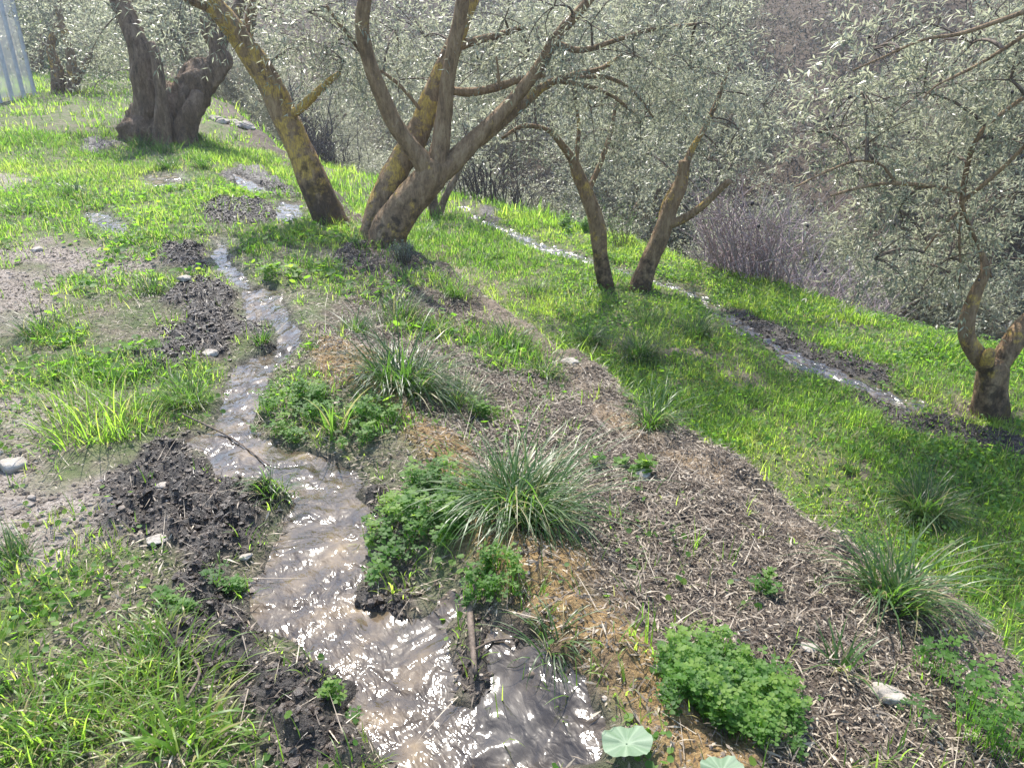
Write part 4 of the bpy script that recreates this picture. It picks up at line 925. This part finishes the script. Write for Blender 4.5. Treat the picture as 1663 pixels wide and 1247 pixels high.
olive('olive_tree', (708,352), [([(706,352,20,0),(703,325,17,.05),(698,290,12,.1),(690,250,9,.1)], .0)], [([(712,350,14,0),(726,315,12,0),(745,280,9,.05),(760,240,7,.1)], .0)],
 [(690,230,.3,.5,40),(760,210,.2,.5,40),(730,160,.5,.6,50)], 'thin two stemmed olive seen behind the twin trunked olive', bark=M_BARK2, leaf=(.075, .0155))
olive('olive_tree', (808,316), [([(808,316,18,0),(806,285,16,0),(812,255,14,0),(820,220,12,0)], .0)], [],
 [(800,230,.0,.6,60),(870,240,.1,.6,70),(780,170,.2,.6,60),(850,160,.3,.7,70),(920,260,.3,.5,60),(930,180,.5,.6,60),(880,290,.2,.4,50),(960,290,.3,.45,60)], 'olive with short dark trunk and round crown at the far edge of the lower terrace', bark=M_BARK2, leaf=(.075, .0155))
olive('olive_tree', (1056,392), [([(1056,392,20,0),(1050,360,17,0),(1036,325,15,0),(1030,290,11,0)], .0)], [([(1052,365,10,0),(1064,330,9,.0),(1075,300,7,.1)], 0)],
 [(1010,300,.3,.5,60),(1070,260,.2,.6,70),(1140,330,.5,.5,60),(1000,220,.4,.6,60),(1130,230,.5,.6,70),(1000,345,.4,.3,40)], 'low olive hidden behind the forked leaning one on the terrace edge', bark=M_BARK2, leaf=(.075, .0155))
olive('olive_tree', (112,152), [([(96,150,24,0),(92,110,20,0),(82,80,14,0),(92,40,10,0)], .35), ([(112,152,40,.2),(112,125,32,.2)], 0), ([(118,150,22,-.2),(116,100,16,-.2),(104,50,13,-.2),(92,10,10,-.2)], .3)],
 [([(120,140,14,0),(138,105,11,0),(150,85,8,0)], .3)], [(80,40,0,.9,60),(140,50,.2,.9,60),(120,-10,0,1.0,60),(60,60,.6,.8,50),(170,80,.5,.7,50),(150,110,.5,.5,40)],
 'many stemmed far olive on the upper terrace beside the plastic fence', bark=M_BARK2, leaf=(.085, .024), L=.6)
olive('olive_tree', (62,114), [([(62,114,16,0),(66,85,12,0),(70,50,9,0)], .3), ([(50,112,12,0),(52,80,10,0)], 0)], [], [(60,40,0,1.0,60),(20,40,.5,1.0,60),(60,-10,0,1.2,60),(110,20,1,1,60)],
 'farthest upper terrace olive, behind the plastic fence', bark=M_BARK2, leaf=(.1, .03), L=.7)

# far olives: three grown forms, copied down the gully and up the far side
def full_olive(seed, hgt, R, nleaf):
    global rng
    keep = rng; rng = np.random.default_rng(seed)
    tk = Geo(); GL = Geo(); GT = Geo(); fork = np.array([0, 0, hgt*.28])
    tube_into(tk, np.array([[0, 0, -.3], [.03, 0, hgt*.1], fork]), [.22, .16, .15], 12, .2, .1, seed, 6, lichen=.1, dark=.2)
    for k in range(7):
        a = k*.9+rng.uniform(0, .5); e = np.array([math.cos(a)*R*.7, math.sin(a)*R*.7, hgt*rng.uniform(.45, .8)])
        P = bez(fork, e, .2, 6); tube_into(tk, P, np.linspace(.10, .03, 6), 8, .15, .1, seed+k, 7, lichen=.1, dark=0)
    m = 26
    for k in range(m):
        d = rng.normal(0, 1, 3); d /= np.linalg.norm(d); c = np.array([0, 0, hgt*.55])+d*np.array([R*.82, R*.82, hgt*.34])*rng.uniform(.55, 1.0)
        g1 = Geo(); g2 = Geo(); clump(g1, g2, c, R*.32, int(nleaf*1.4), .5, 7, .078, .018, .5)
        for src, dst in ((g1, GL), (g2, GT)):
            off = dst.n
            dst.V += src.V; dst.Q += [q+off for q in src.Q]; dst.A.setdefault('rnd', []).extend(src.A['rnd']); dst.n += src.n
    rng = keep
    return tk.mesh('trunk'), GL.mesh('foliage'), GT.mesh('twigs')
FORMS = [full_olive(301, 3.6, 1.7, 60), full_olive(302, 4.2, 2.0, 64), full_olive(303, 3.0, 1.6, 56)]
def far_tree(x, y, form, sc, rz, label, dz=0.0):
    z = float(H(x, y)); r = thing('olive_tree', (x, y, z+dz), label, 'olive tree', 'olives in the gully and beyond')
    r.rotation_euler = (0, 0, rz); r.scale = (sc, sc, sc*random.Random(int(x*31+y*7)).uniform(.9, 1.1))
    for nm, me_, mt_ in zip(('trunk', 'foliage', 'twigs'), FORMS[form], (M_BARK2, M_OLIVEF, M_TWIG)): obj(nm, me_, mt_, r)
far = [(-3.1,16.2,2,.62,'small silvery olive crown right of the leaning lichened trunk'), (-5.6,21.5,1,.9,'olive crown behind the leaning trunk at the far end of the lower terrace'),
 (-0.6,16.0,2,1.0,'olive crown seen between the limbs of the twin trunked olive'), (1.3,14.2,0,.95,'olive crown beyond the runnel, behind the slim straight trunk'),
 (3.6,12.6,1,.85,'silvery olive crown below the terrace edge behind the forked olive'), (2.6,17.0,1,1.1,'olive crown farther down the gully above the slim trunk'),
 (5.4,14.2,0,.85,'olive crown on the far gully slope above the bare purple bush'), (8.0,11.2,2,1.0,'olive crown in the gully behind the fruit bearing right olive'),
 (6.6,9.2,0,.75,'low olive in the gully just below the right part of the terrace'), (9.6,14.5,1,1.1,'olive on the far slope at the upper right'),
 (-7.5,19.0,0,1.0,'olive crown behind the old gnarled olive'), (-10.2,23.5,1,1.1,'olive crown between the old gnarled olive and the far left olive'),
 (-6.5,25.5,2,1.3,'far olive crown above the rubble stones'), (-14.0,26.0,1,1.2,'far olive crown above the many stemmed olive'),
 (-18.5,28.0,0,1.3,'far olive crown at the upper left corner'), (-2.0,24.5,1,1.3,'far olive high behind the fork of the twin trunked olive'), (2.0,24.0,0,1.3,'far olive high behind the fanning limbs')]
far += [(-3.6,18.6,0,.8,'hazy olive crown in the gap between the leaning trunk and the twin trunks'), (-1.6,19.0,1,.85,'hazy olive crown seen just left of the yellow rear trunk of the twin trunked olive'),
 (0.4,18.0,2,1.15,'hazy grey olive crown right of the fork of the twin trunked olive'), (4.4,18.2,0,1.0,'hazy olive crown above the silvery one behind the forked olive'), (3.0,20.5,2,1.2,'high hazy olive crown between the fanning limbs and the grey hillside'),
 (6.4,12.4,0,.85,'grey olive crown directly behind the bare purple bush'), (5.0,11.2,2,.7,'low silvery olive crown left of the bare purple bush'), (7.6,14.6,1,.9,'olive crown above the bare purple bush on the far slope'),
 (9.8,12.2,0,.9,'olive crown at the right edge behind the fruit bearing olive'), (-9.0,27.0,0,1.3,'hazy olive crown high behind the left arm of the old gnarled olive'), (-4.2,29.0,1,1.4,'hazy olive crown farthest up the valley above the leaning trunk'),
 (0.2,28.5,2,1.5,'hazy olive crown farthest up the valley behind the twin trunks'), (4.8,24.0,1,1.2,'hazy olive crown on the far slope left of the open grey hillside'), (11.8,17.0,1,1.2,'olive crown on the far slope at the upper right corner')]
for k, (x, y, f, s, lb_) in enumerate(far): far_tree(x, y, f, s, k*1.3, lb_)

# ------------------------------------------------------------------ brush and shrubs
def bush_stems(name, cpx, wpx, hgt, n, label, mat, cat='bush', Y=None, rr=.006, spread=.6, levels=2):
    c = hitH(*cpx) if Y is None else at(cpx[0], cpx[1], Y)
    if Y is not None: c[2] = float(H(c[0], c[1]))
    rad = wpx*mpp(c)*.5; G = Geo()
    for k in range(n):
        a = rng.uniform(0, 6.28); q = math.sqrt(rng.uniform(0, 1))*rad*.6
        p = np.array([q*math.cos(a), q*math.sin(a)*.7, 0]); p[2] = float(H(c[0]+p[0], c[1]+p[1]))-c[2]-.05
        h = hgt*rng.uniform(.6, 1.1); a2 = a+rng.normal(0, .8); sp = spread*h
        e = p+np.array([math.cos(a2)*sp*rng.uniform(.2, 1), math.sin(a2)*sp*rng.uniform(.2, 1), h])
        m = (p+e)/2+np.array([rng.normal(0, .08), rng.normal(0, .08), h*.12]); P = np.array([p, m, e])
        tube_into(G, P, [rr, rr*.7, rr*.3], 5, 0, .12, cap=False, rnd=rng.uniform(0, 1))
        for _ in range(levels+1):
            t = rng.uniform(.35, .9); s = p*(1-t)**2+2*m*t*(1-t)+e*t*t; e2 = s+rng.normal(0, 1, 3)*h*.2+np.array([0, 0, h*.18])
            tube_into(G, np.array([s, (s+e2)/2+rng.normal(0, .02, 3), e2]), [rr*.5, rr*.35, rr*.2], 4, 0, .12, cap=False, rnd=rng.uniform(0, 1))
    o = obj(name, G.mesh(name), mat); o.location = tuple(c); return tag(o, label, cat)
bush_stems('bare_bush', (1275,452), 330, 1.35, 330, 'leafless purple grey bush on the terrace edge beyond the forked olive', M_PURP, 'bare bush', Y=8.5, rr=.009, spread=.8, levels=4)
bush_stems('bare_bush', (1400,470), 200, .9, 90, 'leafless dark bramble under the fruit bearing olive at the terrace edge', M_BRUSH, 'bramble', Y=8.4, spread=.8, levels=4)
bush_stems('bare_bush', (1640,500), 120, .9, 90, 'dark leafless thicket behind the forked trunk at the right edge', M_BRUSH, 'bramble', Y=7.6, spread=.8, levels=4)
M_DARKB = mat_simple('thicket_stem', [(0.3, (.035, .03, .029)), (0.7, (.11, .095, .09))], 30, 0.9, 0.1)
bush_stems('thicket', (560,262), 260, 1.5, 200, 'dark leafless thicket between the leaning trunk and the twin trunks, beyond the grass', M_DARKB, 'thicket', Y=17.0, rr=.02, spread=.5, levels=4)
bush_stems('thicket', (880,330), 420, 1.0, 260, 'dark thicket at the far edge of the lower terrace behind the slim trunk', M_DARKB, 'thicket', Y=12.9, rr=.014, spread=.5, levels=4)
bush_stems('thicket', (1200,390), 120, 1.3, 120, 'dark thicket behind the left end of the bare purple bush', M_DARKB, 'thicket', Y=9.9, rr=.012, spread=.5, levels=4)
def leafy_bush(cpx, wpx, hgt, n, label, mat, name='shrub', cat='shrub', leaf=(.04, .012), Y=None):
    c = hitH(*cpx) if Y is None else at(cpx[0], cpx[1], Y); c[2] = float(H(c[0], c[1]))
    rad = wpx*mpp(c)*.5; r = thing(name, c, label, cat); GL = Geo(); GT = Geo()
    q = np.sqrt(rng.uniform(0, 1, n))*rad*.5; a = rng.uniform(0, 6.28, n); P0 = np.stack([q*np.cos(a), q*np.sin(a), np.zeros(n)], -1)
    D = np.stack([np.cos(a)*.35*q/rad*2, np.sin(a)*.35*q/rad*2, np.ones(n)], -1)+rng.normal(0, .18, (n, 3))
    twigs_leaves(GL, GT, P0, D, hgt*rng.uniform(.6, 1.1, n), 14, leaf[0], leaf[1], .05, .004)
    obj('foliage', GL.mesh('foliage'), mat, r); obj('twigs', GT.mesh('twigs'), M_TWIG, r)
leafy_bush((1135,400), 90, .75, 60, 'silver grey wormwood bush beside the forked leaning olive', M_SILVER)
leafy_bush((1010,400), 60, .6, 26, 'thin dark weed stalks between the two slim lower trunks', M_TUSS, 'weed_stalks', 'weeds', (.03, .006))
leafy_bush((655,425), 50, .16, 40, 'small bluish herb below the foot of the twin trunked olive', M_SILVER, 'herb', 'herb', (.02, .006))
leafy_bush((590,265), 120, .5, 70, 'small silvery sapling beyond the grass left of the twin trunks', M_SILVER, 'sapling', 'sapling', (.05, .015))

# the wooded slope across the gully: one far mass of grey brush
G = Geo(); GB = Geo()
n = 900
u = rng.uniform(2, 46, n); v = rng.uniform(10.5, 34, n); x = u*DU[0]+v*DV[0]; y = u*DU[1]+v*DV[1]
k = (y > 9) & (np.abs(x) < .85*y) & (v-6 > 4.5); x, y = x[k], y[k]
for xi, yi in zip(x, y):
    c = np.array([xi, yi, float(H(xi, yi))+rng.uniform(.2, 1.4)]); g1 = Geo(); g2 = Geo()
    rr = rng.uniform(.6, 1.3); clump(g1, g2, c, np.array([rr, rr, rr*1.2]), 34, .9, 4, .12, .04, .2)
    off = G.n; G.V += g1.V; G.Q += [q+off for q in g1.Q]; G.A.setdefault('rnd', []).extend(g1.A['rnd']); G.n += g1.n
    off = GB.n; GB.V += g2.V; GB.Q += [q+off for q in g2.Q]; GB.A.setdefault('rnd', []).extend(g2.A['rnd']); GB.n += g2.n
M_SCRUB = mat_grass('scrub_leaf', [(0.0, (.05, .05, .043)), (1.0, (.15, .147, .125))], [(0.0, (.08, .08, .06)), (1.0, (.18, .175, .14))], .3, .6)
stuffobj('hillside_scrub', G, M_SCRUB)
stuffobj('hillside_brushwood', GB, M_BRUSH)

# ------------------------------------------------------------------ plastic fence at the far left
def fence():
    A = at(-60,215,11.5); B = at(58,160,14.5)
    A[2] = float(H(A[0], A[1])); B[2] = float(H(B[0], B[1]))
    r = thing('plastic_fence', A, 'whitish translucent plastic fence on thin grey poles at the upper left edge', 'fence')
    mp = mat_simple('galvanised_pole', [(0.3, (.30, .31, .33)), (0.7, (.46, .47, .49))], 12, .45, .5, .1, .002)
    t = MT('plastic_sheet'); tr = t.n('ShaderNodeBsdfTranslucent'); tr.inputs[0].default_value = (.8, .72, .68, 1)
    tp = t.n('ShaderNodeBsdfTransparent'); m1 = t.n('ShaderNodeMixShader'); m1.inputs[0].default_value = .5
    t.l(t.pbr((.7, .62, .58), .35, .4), m1.inputs[1]); t.l(tr.outputs[0], m1.inputs[2])
    m2 = t.n('ShaderNodeMixShader'); m2.inputs[0].default_value = .5; t.l(m1.outputs[0], m2.inputs[1]); t.l(tp.outputs[0], m2.inputs[2]); ms = t.fin(m2.outputs[0])
    n = 7; hg = 2.6
    for k in range(n):
        p = A+(B-A)*k/(n-1); p[2] = float(H(p[0], p[1])); G = Geo()
        tube_into(G, np.array([p-A+[0, 0, -.2], p-A+[0, 0, 1.2], p-A+[.02, 0, hg]]), [.035]*3, 10, 0, .3); obj('post', G.mesh('post'), mp, r)
    d = (B-A)/np.linalg.norm(B-A); nn = 120; s = np.linspace(0, 1, nn); off = np.array([d[1], -d[0], 0])
    vs = []
    for h in (.05, 1.0, hg-.1):
        for q in range(nn):
            p = A+(B-A)*s[q]; z = float(H(p[0], p[1])); w_ = .04+.008*math.sin(q*.9)*(.5+.5*math.sin(q*.31)); vs.append([p[0]-A[0]-off[0]*w_, p[1]-A[1]-off[1]*w_, z-A[2]+h])
    Qd = [[a*nn+q, a*nn+q+1, (a+1)*nn+q+1, (a+1)*nn+q] for a in range(2) for q in range(nn-1)]
    obj('sheet', mesh_np('sheet', np.array(vs), Qd), ms, r)
fence()

# ------------------------------------------------------------------ a thin bright air
if True:
    hz = mesh_np('haze', np.array([[a, b, c] for a in (-84, 84) for b in (-84, 84) for c in (float(V_LOW)-1.0, float(V_HIGH)+1.0)], float),
                 np.array([[0, 1, 3, 2], [4, 6, 7, 5], [0, 4, 5, 1], [2, 3, 7, 6], [0, 2, 6, 4], [1, 5, 7, 3]]), None, None, False)
    t = MT('haze'); pv = t.n('ShaderNodeVolumePrincipled'); pv.inputs['Density'].default_value = 0.0018; pv.inputs['Color'].default_value = (.9, .92, .95, 1); pv.inputs['Anisotropy'].default_value = .45
    t.l(pv.outputs[0], t.out.inputs['Volume']); ho = obj('haze', hz, t.m); ho['kind'] = 'stuff'
